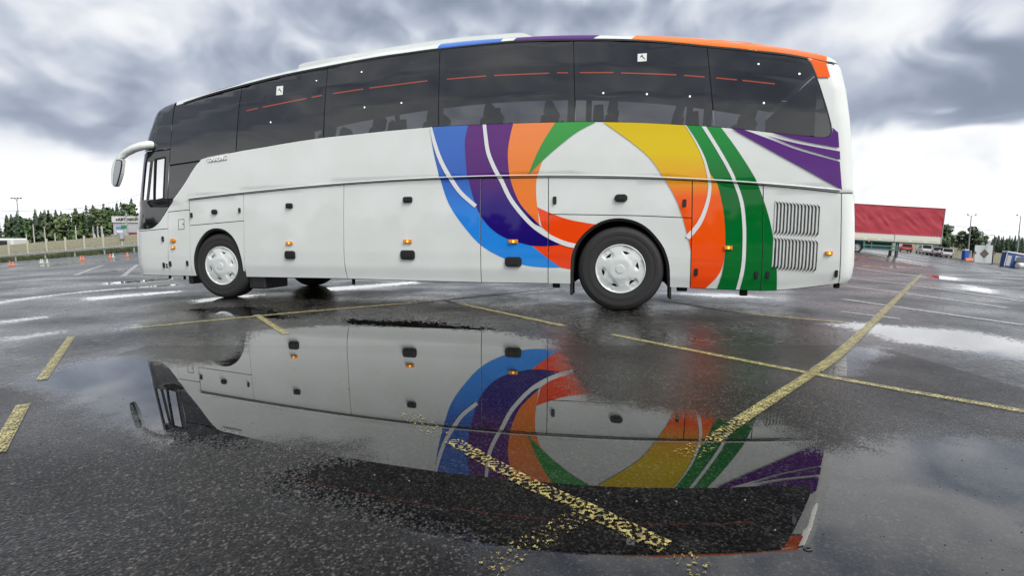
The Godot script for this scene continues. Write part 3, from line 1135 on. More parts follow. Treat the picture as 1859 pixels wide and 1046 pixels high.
	roll.tube(rp, radii(rp.size(), 0.009), 8)
	put("belt_moulding", roll, M.coach_white, coach)
	make_coach_fittings(panels)
	make_wheels()
	make_underbody()
	make_cabin()
	make_mirror()
	# roof unit
	var ac := MB.new()
	var prof := PackedVector2Array()
	var tp := smooth([-2.298, 3.602, -2.237, 3.647, -1.746, 3.688, -0.997, 3.741, -0.299, 3.781, 0.376, 3.800, 0.863, 3.792, 1.179, 3.784, 1.272, 3.767, 1.381, 3.719])
	prof.append_array(tp)
	prof.append(Vector2(tp[-1].x + 0.03, pl_r(tp[-1].x) - 0.02))
	prof.append(Vector2(-0.6, pl_r(-0.6) - 0.02))
	prof.append(Vector2(tp[0].x - 0.02, pl_r(tp[0].x) - 0.02))
	ac.prism(prof, -0.88, 0.88)
	put("roof_air_conditioner", ac, M.coach_white, coach)
	var hatch := MB.new()
	hatch.box(Vector3(3.2, pl_r(3.2) + 0.06, 0), Vector3(0.7, 0.06, 0.7), 0.02)
	put("roof_hatch", hatch, M.coach_white, coach)


func radii(n: int, r: float) -> Array:
	var a := []
	a.resize(n); a.fill(r)
	return a


func face_rows(y0: float, y1: float, s: float) -> Array:
	var rows := []
	var k := maxi(3, int((y1 - y0) / 0.09))
	for i in k + 1:
		var y := lerpf(y0, y1, float(i) / k)
		var x := front_x(y) if s < 0 else rear_x(y)
		var zm := inter(level(x, y), ZV, ZY) - (RF if s < 0 else RR)
		var row := []
		for j in 15:
			var u := j / 7.0 - 1.0
			row.append(Vector3(x + s * 0.07 * (1.0 - u * u), y, u * zm))
		rows.append(row)
	return rows


func grid(mb: MB, rows: Array, out: Vector3) -> void:
	var nr := []
	for i in rows.size():
		var r := []
		for j in rows[i].size():
			var du: Vector3 = rows[i][mini(j + 1, rows[i].size() - 1)] - rows[i][maxi(j - 1, 0)]
			var dv: Vector3 = rows[mini(i + 1, rows.size() - 1)][j] - rows[maxi(i - 1, 0)][j]
			var m := du.cross(dv).normalized()
			r.append(m if m.dot(out) >= 0 else -m)
		nr.append(r)
	for i in rows.size() - 1:
		for j in rows[i].size() - 1:
			mb.tri(rows[i][j], rows[i][j + 1], rows[i + 1][j + 1], nr[i][j], nr[i][j + 1], nr[i + 1][j + 1])
			mb.tri(rows[i][j], rows[i + 1][j + 1], rows[i + 1][j], nr[i][j], nr[i + 1][j + 1], nr[i + 1][j])


func bump(poly: PackedVector2Array, h: float, inset: float, off := 0.0) -> MB:
	# a raised plate with a sloping edge
	var mb := MB.new()
	var top := grown(poly, -inset)
	lay(mb, top, off + h)
	rim(mb, top, off + h, off + h * 0.4)
	var side := MB.new()
	lay(mb, poly, off + h * 0.4)
	rim(mb, poly, off + h * 0.4, off - 0.002)
	return mb


func make_coach_fittings(panels: Dictionary) -> void:
	# handles: panel, centre x, y, width, height, kind
	for d in [
		["hatch_f", -3.623, 1.370, 0.115, 0.077, "oval"],
		["hatch_f", -4.070, 1.324, 0.039, 0.079, "tab"],
		["hatch_f", -3.159, 1.389, 0.036, 0.076, "tab"],
		["lug1", -2.263, 1.443, 0.120, 0.078, "rr"],
		["lug1", -2.287, 0.702, 0.184, 0.126, "rr"],
		["lug2", -0.327, 1.497, 0.144, 0.085, "rr"],
		["lug2", -0.345, 0.715, 0.223, 0.135, "rr"],
		["lug3", 1.209, 0.631, 0.232, 0.136, "rr"],
		["hatch_r", 2.627, 1.462, 0.166, 0.098, "oval"],
		["hatch_r", 1.772, 1.450, 0.048, 0.101, "tab"],
		["hatch_r", 3.402, 1.386, 0.046, 0.095, "tab"],
		["panel_r", 3.568, 0.526, 0.046, 0.091, "tab"],
		["panel_r", 4.266, 0.503, 0.044, 0.089, "tab"],
		["engine", 4.393, 0.505, 0.043, 0.088, "tab"],
		["engine", 5.137, 0.530, 0.032, 0.086, "tab"],
		["door_low", -4.667, 0.947, 0.040, 0.085, "tab"],
		["door_low", -4.692, 0.518, 0.038, 0.087, "tab"],
		["fuel", -4.559, 0.542, 0.038, 0.086, "tab"],
		["fuel", -4.218, 0.555, 0.035, 0.085, "tab"],
	]:
		var par: Node3D = panels[d[0]][0]
		var k: String = d[5]
		var p := rounded(d[1], d[2], d[3], d[4], d[4] * (0.5 if k == "oval" else 0.3) if k != "tab" else 0.012)
		if k == "tab":
			put("door_latch", bump(p, 0.016, 0.006, 0.004), M.black_plastic, par)
			continue
		var h := put("door_handle", bump(p, 0.014, 0.008, 0.012), M.black_plastic, par)
		var g := bump(rounded(d[1], d[2], d[3] * 0.62, d[4] * 0.55, 0.01), 0.008, 0.006, 0.028)
		var joined: ArrayMesh = h.mesh
		joined.add_surface_from_arrays(Mesh.PRIMITIVE_TRIANGLES, g.mesh().surface_get_arrays(0))
		joined.surface_set_material(1, M.black_rubber)
	for d in [
		["lug1", -2.292, 0.882, 0.116, 0.046],
		["lug2", -0.342, 0.909, 0.128, 0.053],
		["lug3", 1.210, 0.908, 0.131, 0.054],
		["panel_r", 3.930, 0.832, 0.098, 0.049],
		["engine", 5.041, 0.771, 0.079, 0.046],
		["fuel", -4.465, 0.813, 0.077, 0.045],
	]:
		var par: Node3D = panels[d[0]][0]
		put("marker_light", bump(rounded(d[1], d[2], d[3], d[4], 0.008), 0.018, 0.007, 0.006), M.amber, par)
		put("marker_light_bulb", bump(rounded(d[1] + d[3] * 0.03, d[2], d[4] * 0.5, d[4] * 0.62, 0.01), 0.003, 0.003, 0.0245), M.amber_lit, par)
	put("turn_signal", bump(rounded(-4.461, 0.920, 0.110, 0.062, 0.04), 0.02, 0.012, 0.004), M.amber, panels.fuel[0])
	# fuel flap
	var fp := outline([["l", [-4.339, 1.261, -4.219, 1.268, -4.229, 1.101, -4.349, 1.093]]])
	var fl := MB.new()
	lay(fl, fp, 0.0016, 1.0, [grown(fp, -0.008)])
	put("fuel_flap_gap", fl, M.black_rubber, panels.fuel[0])
	var lk := MB.new()
	lay(lk, rounded(-4.248, 1.185, 0.02, 0.026, 0.01), 0.003)
	put("fuel_flap_lock", lk, M.black_plastic, panels.fuel[0])
	var dc := MB.new()
	for k in 2:
		lay(dc, rounded(-4.638, 0.509 + (k - 0.5) * 0.038, 0.036, 0.028, 0.004), 0.003)
	put("warning_decal", dc, M.black_plastic, panels.door_low[0])
	# louvres of the engine door
	var slot_m: Material = M.black_rubber
	for row in 2:
		for i in 13:
			var f := i / 12.0
			var x := lerpf(4.450, 4.901, f)
			var y1 := lerpf(1.387, 1.337, f) if row == 0 else lerpf(0.956, 0.920, f)
			var y0 := lerpf(0.999, 0.972, f) if row == 0 else lerpf(0.573, 0.553, f)
			var sl := MB.new()
			var w := 0.034
			var p := PackedVector2Array([Vector2(x - 0.022, y0 - 0.012), Vector2(x + w * 0.45, y0 + 0.02), Vector2(x + w * 0.5, y0 + 0.05), Vector2(x + w * 0.5, y1 - 0.05), Vector2(x + w * 0.45, y1 - 0.02), Vector2(x - 0.022, y1 + 0.012), Vector2(x + 0.0, y1 - 0.03), Vector2(x + 0.004, y1 - 0.06), Vector2(x + 0.004, y0 + 0.06), Vector2(x + 0.0, y0 + 0.03)])
			lay(sl, p, 0.0115)
			put("louvre_slot", sl, slot_m, panels.engine[0])
			var lv := MB.new()
			var q := []
			var rr := []
			for k in 9:
				var g := k / 8.0
				var y := lerpf(y0, y1, g)
				var xx: float = x - 0.009 - (0.012 if k == 0 or k == 8 else 0.0)
				q.append(Vector3(xx, y, skin_z(xx, y) - 0.001)); rr.append(0.003 if k == 0 or k == 8 else 0.011)
			lv.tube(q, rr, 8)
			put("louvre", lv, M.coach_white, panels.engine[0])
	# emergency stickers inside the panes
	for d in [[-2.407, 3.163, 0.115, 0.135], [2.850, 3.207, 0.11, 0.10]]:
		var st := MB.new()
		lay(st, PackedVector2Array([Vector2(d[0] - d[2] / 2, d[1] - d[3] / 2), Vector2(d[0] + d[2] / 2, d[1] - d[3] / 2), Vector2(d[0] + d[2] / 2, d[1] + d[3] / 2), Vector2(d[0] - d[2] / 2, d[1] + d[3] / 2)]), 0.001)
		var s := put("emergency_sticker", st, M.sticker_white, coach)
		var hm := MB.new()
		lay(hm, PackedVector2Array([Vector2(d[0] - 0.012, d[1] + 0.022), Vector2(d[0] + 0.03, d[1] - 0.028), Vector2(d[0] + 0.036, d[1] - 0.022), Vector2(d[0] - 0.004, d[1] + 0.028)]), 0.003)
		lay(hm, PackedVector2Array([Vector2(d[0] - 0.026, d[1] + 0.008), Vector2(d[0] - 0.016, d[1] + 0.002), Vector2(d[0] + 0.008, d[1] + 0.026), Vector2(d[0] - 0.004, d[1] + 0.034)]), 0.0034)
		put("hammer_symbol", hm, M.black_plastic, s)
	# badge
	var tm := TextMesh.new()
	var fo := SystemFont.new()
	fo.font_names = PackedStringArray(["Droid Sans"])
	fo.font_weight = 700
	tm.font = fo
	tm.text = "TOURING"
	tm.font_size = 16
	tm.depth = 0.012
	tm.pixel_size = 0.0051
	tm.material = M.badge_white
	var bx := Vector2(-3.530, 2.185)
	var bg := MeshInstance3D.new()
	bg.mesh = tm
	add_named(bg, "badge_lettering", coach)
	bg.position = Vector3(bx.x, bx.y, skin_z(bx.x, bx.y) + 0.008)
	bg.rotation.z = 0.085
	var back: TextMesh = tm.duplicate()
	back.depth = 0.004
	back.material = M.black_plastic
	put_mesh("badge_shadow", back, bg, Transform3D(Basis.from_scale(Vector3(1.01, 1.10, 1)), Vector3(0.003, -0.007, -0.007)))


func wheel_mesh_parts(r: float, hub: float) -> Array:
	var ty := MB.new()
	var w := 0.145
	ty.lathe([Vector2(hub - 0.02, -w), Vector2(hub + 0.05, -w - 0.012), Vector2(r * 0.86, -w - 0.014), Vector2(r * 0.955, -w + 0.012), Vector2(r * 0.99, -w + 0.04), Vector2(r, -w + 0.075), Vector2(r, -0.052), Vector2(r - 0.014, -0.05), Vector2(r - 0.014, -0.038), Vector2(r, -0.036), Vector2(r, 0.036), Vector2(r - 0.014, 0.038), Vector2(r - 0.014, 0.05), Vector2(r, 0.052), Vector2(r, w - 0.075), Vector2(r * 0.99, w - 0.04), Vector2(r * 0.955, w - 0.012), Vector2(r * 0.945, w - 0.006), Vector2(r * 0.87, w + 0.012), Vector2(r * 0.80, w + 0.013), Vector2(r * 0.795, w + 0.009), Vector2(r * 0.70, w + 0.012), Vector2(hub + 0.03, w + 0.006), Vector2(hub + 0.012, w - 0.004), Vector2(hub - 0.02, w - 0.012)], 64, Transform3D.IDENTITY)
	# the hub cover: a shallow dome with six crescent openings
	var disc := PackedVector2Array()
	for k in 64:
		disc.append(Vector2(cos(TAU * k / 64), sin(TAU * k / 64)) * hub)
	var holes := []
	for k in 6:
		var g := TAU * k / 6.0 + 0.20
		var c := PackedVector2Array()
		for i in 9:
			var a := g + (i / 8.0 - 0.5) * 0.42
			c.append(Vector2(cos(a), sin(a)) * hub * 0.775)
		for i in 9:
			var a := g + (0.5 - i / 8.0) * 0.42
			c.append(Vector2(cos(a), sin(a)) * hub * (0.775 - 0.115 * cos((i / 8.0 - 0.5) * PI)))
		holes.append(c)
	var cap := MB.new()
	var stepw := hub / 9.0
	for i in range(-9, 9):
		for j in range(-9, 9):
			var cell := PackedVector2Array([Vector2(i, j) * stepw, Vector2(i + 1, j) * stepw, Vector2(i + 1, j + 1) * stepw, Vector2(i, j + 1) * stepw])
			var bits: Array = Geometry2D.intersect_polygons(disc, cell)
			for h in holes:
				var left := []
				for b in bits:
					left.append_array(Geometry2D.clip_polygons(b, h))
				bits = left
			for b in bits:
				var ix := Geometry2D.triangulate_polygon(b)
				for k in range(0, ix.size(), 3):
					var p := []
					var m := []
					for e in 3:
						var q: Vector2 = b[ix[k + e]]
						p.append(Vector3(q.x, q.y, hub_h(q, hub)))
						m.append(Vector3(hub_h(q - Vector2(0.004, 0), hub) - hub_h(q + Vector2(0.004, 0), hub), hub_h(q - Vector2(0, 0.004), hub) - hub_h(q + Vector2(0, 0.004), hub), 0.008).normalized())
					cap.tri(p[0], p[1], p[2], m[0], m[1], m[2])
	cap.lathe([Vector2(hub - 0.004, 0.147), Vector2(hub + 0.008, 0.158), Vector2(hub + 0.016, 0.154), Vector2(hub + 0.018, 0.140)], 64, Transform3D.IDENTITY)
	cap.lathe([Vector2(0.0, 0.183), Vector2(0.052, 0.182), Vector2(0.058, 0.172)], 24, Transform3D.IDENTITY)
	for h in holes:
		for i in h.size():
			var a: Vector2 = h[i]
			var b: Vector2 = h[(i + 1) % h.size()]
			var c2: Vector2 = (h[4] + h[13]) * 0.5
			cap.quad(Vector3(a.x, a.y, hub_h(a, hub)), Vector3(b.x, b.y, hub_h(b, hub)), Vector3(b.x, b.y, hub_h(b, hub) - 0.025), Vector3(a.x, a.y, hub_h(a, hub) - 0.025), Vector3(c2.x - a.x, c2.y - a.y, 0))
	for k in 6:
		var g := TAU * k / 6.0 + 0.20
		cap.lathe([Vector2(0, 0.006), Vector2(0.007, 0.005), Vector2(0.009, 0)], 8, Transform3D(Basis.IDENTITY, Vector3(cos(g) * hub * 0.87, sin(g) * hub * 0.87, hub_h(Vector2(hub * 0.87, 0), hub))))
	var rim_ := MB.new()
	rim_.lathe([Vector2(0.0, 0.06), Vector2(hub * 0.98, 0.05), Vector2(hub, 0.13)], 40, Transform3D.IDENTITY)
	return [ty.mesh(), cap.mesh(), rim_.mesh()]


func hub_h(q: Vector2, hub: float) -> float:
	var u := q.length() / hub
	var z := 0.150
	if u < 0.42:
		z += 0.026
	elif u < 0.60:
		z += 0.026 - 0.012 * smoothstep(0.42, 0.60, u)
	else:
		z += 0.014 * (1.0 - smoothstep(0.60, 1.0, u))
	var g := fposmod(q.angle() - 0.20 + PI / 6.0, TAU / 6.0) - PI / 6.0
	var pd := Vector2(u - 0.82, g * 0.8)
	if pd.length() < 0.24:
		z -= 0.010 * (1.0 - smoothstep(0.18, 0.24, pd.length()))
	return z


func make_wheels() -> void:
	var rear := wheel_mesh_parts(0.555, 0.305)
	var front := wheel_mesh_parts(0.522, 0.292)
	for d in [[-3.585, 1.095, 1.0, front, 0.522, 0.08], [-3.585, -1.095, -1.0, front, 0.522, 0.0], [2.635, 1.105, 1.0, rear, 0.555, 0.0], [2.635, 0.76, 1.0, rear, 0.555, 0.0], [2.635, -1.105, -1.0, rear, 0.555, 0.0], [2.635, -0.76, -1.0, rear, 0.555, 0.0]]:
		var w := Node3D.new()
		add_named(w, "wheel", coach)
		w.position = Vector3(d[0], d[4] - 0.003, d[1])
		if d[2] < 0:
			w.rotation.y = PI
		w.rotation.z = d[5]
		for k in 3:
			d[3][k].surface_set_material(0, [M.tyre, M.hub_white, M.underside][k])
			put_mesh(["tyre", "hub_cover", "rim"][k], d[3][k], w)


func arch_curve(a: Array) -> PackedVector2Array:
	return smooth(a)


func make_underbody() -> void:
	# wheel arches: a black lip and a dark tunnel behind it
	for a in [[3.260, 0.324, 3.254, 0.444, 3.241, 0.606, 3.196, 0.760, 3.137, 0.878, 2.990, 1.053, 2.818, 1.162, 2.605, 1.204, 2.392, 1.166, 2.218, 1.057, 2.082, 0.906, 2.010, 0.738, 1.994, 0.569, 1.992, 0.341], [-3.183, 0.351, -3.171, 0.488, -3.182, 0.627, -3.227, 0.817, -3.322, 0.980, -3.458, 1.080, -3.619, 1.111, -3.764, 1.080, -3.898, 0.981, -4.022, 0.814, -4.085, 0.619, -4.091, 0.467, -4.085, 0.346]]:
		var c := arch_curve(a)
		var lip := MB.new()
		var far := MB.new()
		var inner := PackedVector2Array()
		var mid := Vector2.ZERO
		for p in c:
			mid += p / c.size()
		mid.y = 0.5
		for p in c:
			inner.append(mid + (p - mid) * (1.0 - 0.030 / maxf((p - mid).length(), 0.1)))
		for i in c.size() - 1:
			var p0 := skin(c[i], -0.001, 1.0); var p1 := skin(c[i + 1], -0.001, 1.0)
			var q0 := skin(inner[i], -0.012, 1.0); var q1 := skin(inner[i + 1], -0.012, 1.0)
			lip.quad(p0[0], p1[0], q1[0], q0[0], Vector3(0, 0, 1))
			var b0: Vector3 = q0[0]; var b1: Vector3 = q1[0]
			var d0 := Vector3(b0.x, b0.y, 0.55); var d1 := Vector3(b1.x, b1.y, 0.55)
			lip.quad(b0, b1, d1, d0, Vector3(mid.x - b0.x, mid.y - b0.y, 0))
			lip.quad(Vector3(b0.x, b0.y, 0.55), Vector3(b1.x, b1.y, 0.55), Vector3(mid.x, 0.5, 0.55), Vector3(mid.x, 0.5, 0.55), Vector3(0, 0, 1))
			var e0 := Vector3(b0.x, b0.y, -0.5); var e1 := Vector3(b1.x, b1.y, -0.5)
			var f0 := Vector3(b0.x, b0.y, -1.2); var f1 := Vector3(b1.x, b1.y, -1.2)
			far.quad(e0, e1, f1, f0, Vector3(mid.x - b0.x, mid.y - b0.y, 0))
		put("wheel_arch", lip, M.black_rubber, coach)
		put("wheel_arch", far, M.black_rubber, coach)
	var ch := MB.new()
	for d in [[-5.1, -4.32, 0.42], [-2.88, 1.86, 0.40], [3.40, 4.95, 0.47]]:
		ch.box(Vector3((d[0] + d[1]) / 2, (d[2] + 1.45) / 2, 0), Vector3(d[1] - d[0], 1.45 - d[2], 2.36), 0.02)
	ch.box(Vector3(0, 0.95, 0), Vector3(9.6, 0.4, 1.0), 0.02)
	put("chassis", ch, M.underside, coach)
	var ax := MB.new()
	for x in [-3.585, 2.635]:
		ax.tube([Vector3(x, 0.53, -1.0), Vector3(x, 0.53, 1.0)], [0.09, 0.09], 12)
	put("axle", ax, M.underside, coach)
	# mud flaps round the rear wheel, box behind the front wheel, small hanging pieces
	for d in [[1.995, 0.40, 0.03, 0.56], [3.262, 0.38, 0.03, 0.52]]:
		var mb := MB.new()
		mb.box(Vector3(d[0], d[1], 1.10), Vector3(0.035, 0.42, 0.26), 0.008, Basis(Vector3(0, 0, 1), 0.03))
		put("mud_flap", mb, M.black_rubber, coach)
	var mb := MB.new()
	mb.box(Vector3(-2.98, 0.28, 0.92), Vector3(0.30, 0.24, 0.55), 0.02)
	put("mud_flap", mb, M.black_plastic, coach)
	mb = MB.new()
	mb.box(Vector3(-4.28, 0.30, 1.0), Vector3(0.09, 0.18, 0.36), 0.02)
	put("mud_flap", mb, M.black_plastic, coach)
	for d in [[-1.32, 0.30, 0.04], [4.16, 0.27, 0.09], [1.78, 0.32, 0.10], [3.42, 0.31, 0.13], [5.2, 0.39, 0.06], [-4.45, 0.32, 0.015], [-4.75, 0.33, 0.012]]:
		var b := MB.new()
		b.box(Vector3(d[0], d[1], 1.12), Vector3(d[2], 0.09, 0.05), 0.01)
		put("drain_pipe", b, M.underside, coach)
	var bm := MB.new()
	bm.box(Vector3(5.0, 0.42, 0.1), Vector3(0.4, 0.05, 1.6), 0.02)
	put("rear_cross_bar", bm, M.underside, coach)


func make_cabin() -> void:
	var fl := MB.new()
	fl.box(Vector3(0.3, 1.50, 0), Vector3(9.0, 0.08, 2.38), 0.0)
	put("floor", fl, M.cabin_trim, coach)
	# inner walls below the windows, the ceiling and the luggage racks follow the arched body
	var cl := MB.new()
	var rows := []
	for i in 30:
		var x := lerpf(-4.3, 4.9, i / 29.0)
		rows.append([Vector3(x, pl_t(x) - 0.03, -1.1), Vector3(x, pl_t(x) + 0.0, 0), Vector3(x, pl_t(x) - 0.03, 1.1)])
	grid(cl, rows, Vector3.DOWN)
	put("ceiling", cl, M.cabin_trim, coach)
	for s in [-1.0, 1.0]:
		var rk := MB.new()
		var r2 := []
		for i in 30:
			var x := lerpf(-3.6, 4.6, i / 29.0)
			var t := pl_t(x)
			r2.append([Vector3(x, t - 0.05, s * 0.60), Vector3(x, t - 0.17, s * 0.64), Vector3(x, t - 0.22, s * 0.70), Vector3(x, t - 0.21, s * 0.90), Vector3(x, t - 0.10, s * 1.0)])
		grid(rk, r2, Vector3(0, -1, -s))
		put("luggage_rack", rk, M.cabin_trim, coach)
	for d in [
		[-3.267, 2.975, -3.016, 3.006],
		[-2.927, 3.016, -2.136, 3.100],
		[-2.042, 3.110, -1.866, 3.126],
		[-1.673, 3.141, -1.170, 3.173],
		[-1.060, 3.180, -0.141, 3.217],
		[0.157, 3.218, 0.740, 3.219],
		[0.858, 3.217, 1.632, 3.190],
		[1.739, 3.186, 1.888, 3.175],
		[2.046, 3.165, 2.486, 3.133],
		[2.589, 3.120, 2.959, 3.082],
		[2.819, 3.097, 3.284, 3.044],
		[3.377, 3.030, 3.626, 2.992],
		[3.764, 2.970, 4.009, 2.929],
		[4.073, 2.918, 4.447, 2.848],
	]:
		var st := MB.new()
		st.tube([Vector3(d[0], d[1], 0.95), Vector3(d[2], d[3], 0.95)], [0.007, 0.007], 6)
		put("ceiling_light_strip", st, M.strip_lit, coach)
	for d in [
		[-4.046, 3.127, 0.84],
		[-3.972, 3.100, 0.84],
		[-2.756, 3.319, 0.84],
		[-2.025, 3.392, 0.84],
		[-1.958, 3.355, 0.84],
		[-1.247, 3.457, 0.84],
		[-1.193, 3.404, 0.84],
		[-0.436, 3.489, 0.84],
		[-0.393, 3.439, 0.84],
		[0.409, 3.502, 0.84],
		[0.442, 3.458, 0.84],
		[1.255, 3.488, 0.84],
		[1.280, 3.438, 0.84],
		[2.105, 3.394, 0.84],
		[4.276, 3.137, 0.84],
		[4.249, 3.099, 0.84],
		[4.748, 2.981, 0.84],
		[-3.041, 2.861, 0.64],
		[-1.330, 2.995, 0.64],
		[-0.703, 3.023, 0.64],
		[2.344, 2.966, 0.64],
		[2.930, 2.912, 0.64],
		[3.488, 2.846, 0.64],
		[4.403, 2.703, 0.64],
	]:
		var lp := MB.new()
		lp.lathe([Vector2(0, 0.008), Vector2(0.008, 0.006), Vector2(0.012, 0), Vector2(0.008, -0.006), Vector2(0, -0.008)], 10, Transform3D(Basis.IDENTITY, Vector3(d[0], d[1], d[2])))
		put("reading_light", lp, M.lamp_lit, coach)
	# seats
	var sb := MB.new()
	var lean := Basis(Vector3(0, 0, 1), -0.22)
	sb.box(Vector3(0, 0.45, 0), Vector3(0.48, 0.14, 0.46), 0.04)
	sb.box(Vector3(0.24, 0.78, 0), Vector3(0.13, 0.72, 0.46), 0.055, lean)
	sb.box(Vector3(0.325, 1.22, 0), Vector3(0.11, 0.24, 0.30), 0.05, lean)
	sb.box(Vector3(0.0, 0.2, 0), Vector3(0.3, 0.40, 0.3), 0.0)
	var seat := sb.mesh()
	seat.surface_set_material(0, M.seat_cloth)
	for i in 9:
		for z in [0.86, 0.40, -0.40, -0.86]:
			var x := -3.0 + i * 0.86
			if x > 4.3:
				continue
			var drop := pl_w(x) - 2.47
			put_mesh("seat", seat, coach, Transform3D(Basis.IDENTITY, Vector3(x, 1.50 + drop, z)))
	# curtains gathered at the posts
	for a in [-1.62, 0.22, 2.05, 3.6]:
		for s in [-1.0]:
			var cm := MB.new()
			var rr := []
			for i in 9:
				var col := []
				var x: float = a + 0.03 + i * 0.022
				for k in 6:
					var g := k / 5.0
					var y := lerpf(pl_w(a) + 0.02, pl_t(a) - 0.25, g)
					col.append(Vector3(x + 0.05 * (0.5 - absf(g - 0.35)) * (i - 4) / 4.0, y, s * (1.09 + 0.02 * sin(i * 2.4) - 0.05 * g)))
				rr.append(col)
			grid(cm, rr, Vector3(0, 0, s))
			put("curtain", cm, M.cabin_pale, coach)
	# bulkhead, rear wall, driver's place
	var bk := MB.new()
	bk.box(Vector3(4.85, 2.2, 0), Vector3(0.04, 1.3, 2.2), 0.0)
	put("rear_wall", bk, M.cabin_trim, coach)
	var ds := MB.new()
	ds.box(Vector3(-4.86, 1.12, 0), Vector3(0.5, 0.42, 2.0), 0.08)
	put("dashboard", ds, M.cabin_trim, coach)
	var sw := MB.new()
	var ring := []
	for k in 25:
		var g := TAU * k / 24
		ring.append(Vector3(-4.52, 1.46, 0.62) + Basis(Vector3(0, 0, 1), -0.9) * Vector3(0, cos(g), sin(g)) * 0.22)
	sw.tube(ring, radii(25, 0.016), 8)
	put("steering_wheel", sw, M.black_plastic, coach)
	put_mesh("seat", seat, coach, Transform3D(Basis.IDENTITY, Vector3(-4.05, 0.78, 0.62)))
	var bw := MB.new()
	bw.box(Vector3(-3.45, 2.2, 0), Vector3(0.04, 1.9, 2.2), 0.0)
	put("bulkhead", bw, M.cabin_trim, coach)
	var fa := MB.new()
	for i in 12:
		var y0 := lerpf(1.12, 2.92, i / 12.0)
		var y1 := lerpf(1.12, 2.92, (i + 1) / 12.0)
		for s in [-1.0, 1.0]:
			var a := Vector3(front_x(y0) + 0.02, y0, s * (inter(level(front_x(y0), y0), ZV, ZY) - RF))
			var b := Vector3(front_x(y1) + 0.02, y1, s * (inter(level(front_x(y1), y1), ZV, ZY) - RF))
			fa.tube([a, b], [0.022, 0.022], 6)
	put("windscreen_pillar", fa, M.black_rubber, coach)


func make_mirror() -> void:
	# arm sweeping forward from above the driver's window, then down to the head
	var arm := MB.new()
	var pts := []
	var rad := []
	for d in [
		[-4.815, 2.466, 1.19, 0.062],
		[-4.822, 2.460, 1.27, 0.066],
		[-4.909, 2.431, 1.33, 0.066],
		[-5.020, 2.390, 1.37, 0.062],
		[-5.157, 2.327, 1.39, 0.056],
		[-5.288, 2.250, 1.39, 0.05],
		[-5.370, 2.157, 1.39, 0.048],
		[-5.416, 2.035, 1.39, 0.05],
	]:
		pts.append(Vector3(d[0], d[1], d[2])); rad.append(d[3])
	arm.tube(pts, rad, 12)
	var mr := Node3D.new()
	add_named(mr, "wing_mirror", coach)
	put("arm", arm, M.coach_white, mr)
	var boot := MB.new()
	boot.tube([pts[0] + Vector3(0.05, -0.01, -0.10), pts[0] + Vector3(0.0, 0.0, 0.0)], [0.085, 0.072], 12)
	put("arm_boot", boot, M.black_rubber, mr)
	var hp := outline([["s", [-5.264, 2.243, -5.139, 2.208, -5.131, 2.178, -5.177, 1.990, -5.246, 1.853, -5.297, 1.789, -5.352, 1.794, -5.393, 1.839, -5.389, 1.996, -5.348, 2.125, -5.264, 2.243]]])
	var hd := MB.new()
	hd.prism(hp, 1.43, 1.48)
	put("housing", hd, M.coach_white, mr)
	var gp := outline([["s", [-5.239, 2.193, -5.146, 2.181, -5.177, 2.032, -5.235, 1.895, -5.282, 1.809, -5.332, 1.819, -5.309, 1.992, -5.239, 2.193]]])
	var bz := MB.new()
	bz.prism(grown(gp, 0.012), 1.482, 1.490)
	put("bezel", bz, M.black_plastic, mr)
	var gl := MB.new()
	gl.prism(gp, 1.49, 1.496)
	put("glass", gl, M.mirror_glass, mr)



# ------------------------------------------------------------------ trees
func spruce(h: float, seed_: int) -> Array:
	rng.seed = seed_
	var cr := MB.new()
	cr.tinted = true
	var levels := 15
	for i in levels:
		var f := i / float(levels)
		var y := h * (0.10 + 0.88 * f)
		var reach := h * 0.17 * pow(1.0 - f, 0.8) * rng.randf_range(0.8, 1.15) + 0.08
		var k := 10 if f < 0.7 else 7
		for b in k:
			var g := TAU * (b + rng.randf()) / k
			var d := Vector3(cos(g), 0, sin(g))
			var s := Vector3(-sin(g), 0, cos(g)) * reach * 0.30
			var r := reach * rng.randf_range(0.7, 1.1)
			var root := Vector3(0, y + h * 0.05, 0)
			var tip := d * r + Vector3(0, y - h * 0.035 * rng.randf(), 0)
			var m := d * r * 0.55 + Vector3(0, y + h * 0.004, 0)
			var sh := rng.randf_range(0.7, 1.3)
			var c := Color(0.045, 0.08, 0.042) * sh
			var n := (d + Vector3.UP * 0.9).normalized()
			for q in [[root, m + s, tip], [root, tip, m - s], [m + s * 1.2, m - s * 1.2, tip + Vector3(0, -h * 0.03, 0)]]:
				cr.tri(q[0], q[1], q[2], n, (n + s * 0.4).normalized(), n, c, c, c)
	return [cr.mesh(), trunk(h, h * 0.012)]


func trunk(h: float, r: float) -> ArrayMesh:
	var t := MB.new()
	t.tube([Vector3(0, -0.3, 0), Vector3(0, h * 0.4, 0), Vector3(0.02 * h, h * 0.9, 0)], [r, r * 0.7, r * 0.15], 6)
	for i in 5:
		var y := h * (0.35 + 0.1 * i)
		var g := i * 2.4
		t.tube([Vector3(0.01 * h, y, 0), Vector3(cos(g) * h * 0.14, y + h * 0.12, sin(g) * h * 0.14)], [r * 0.4, r * 0.12], 5)
	return t.mesh()


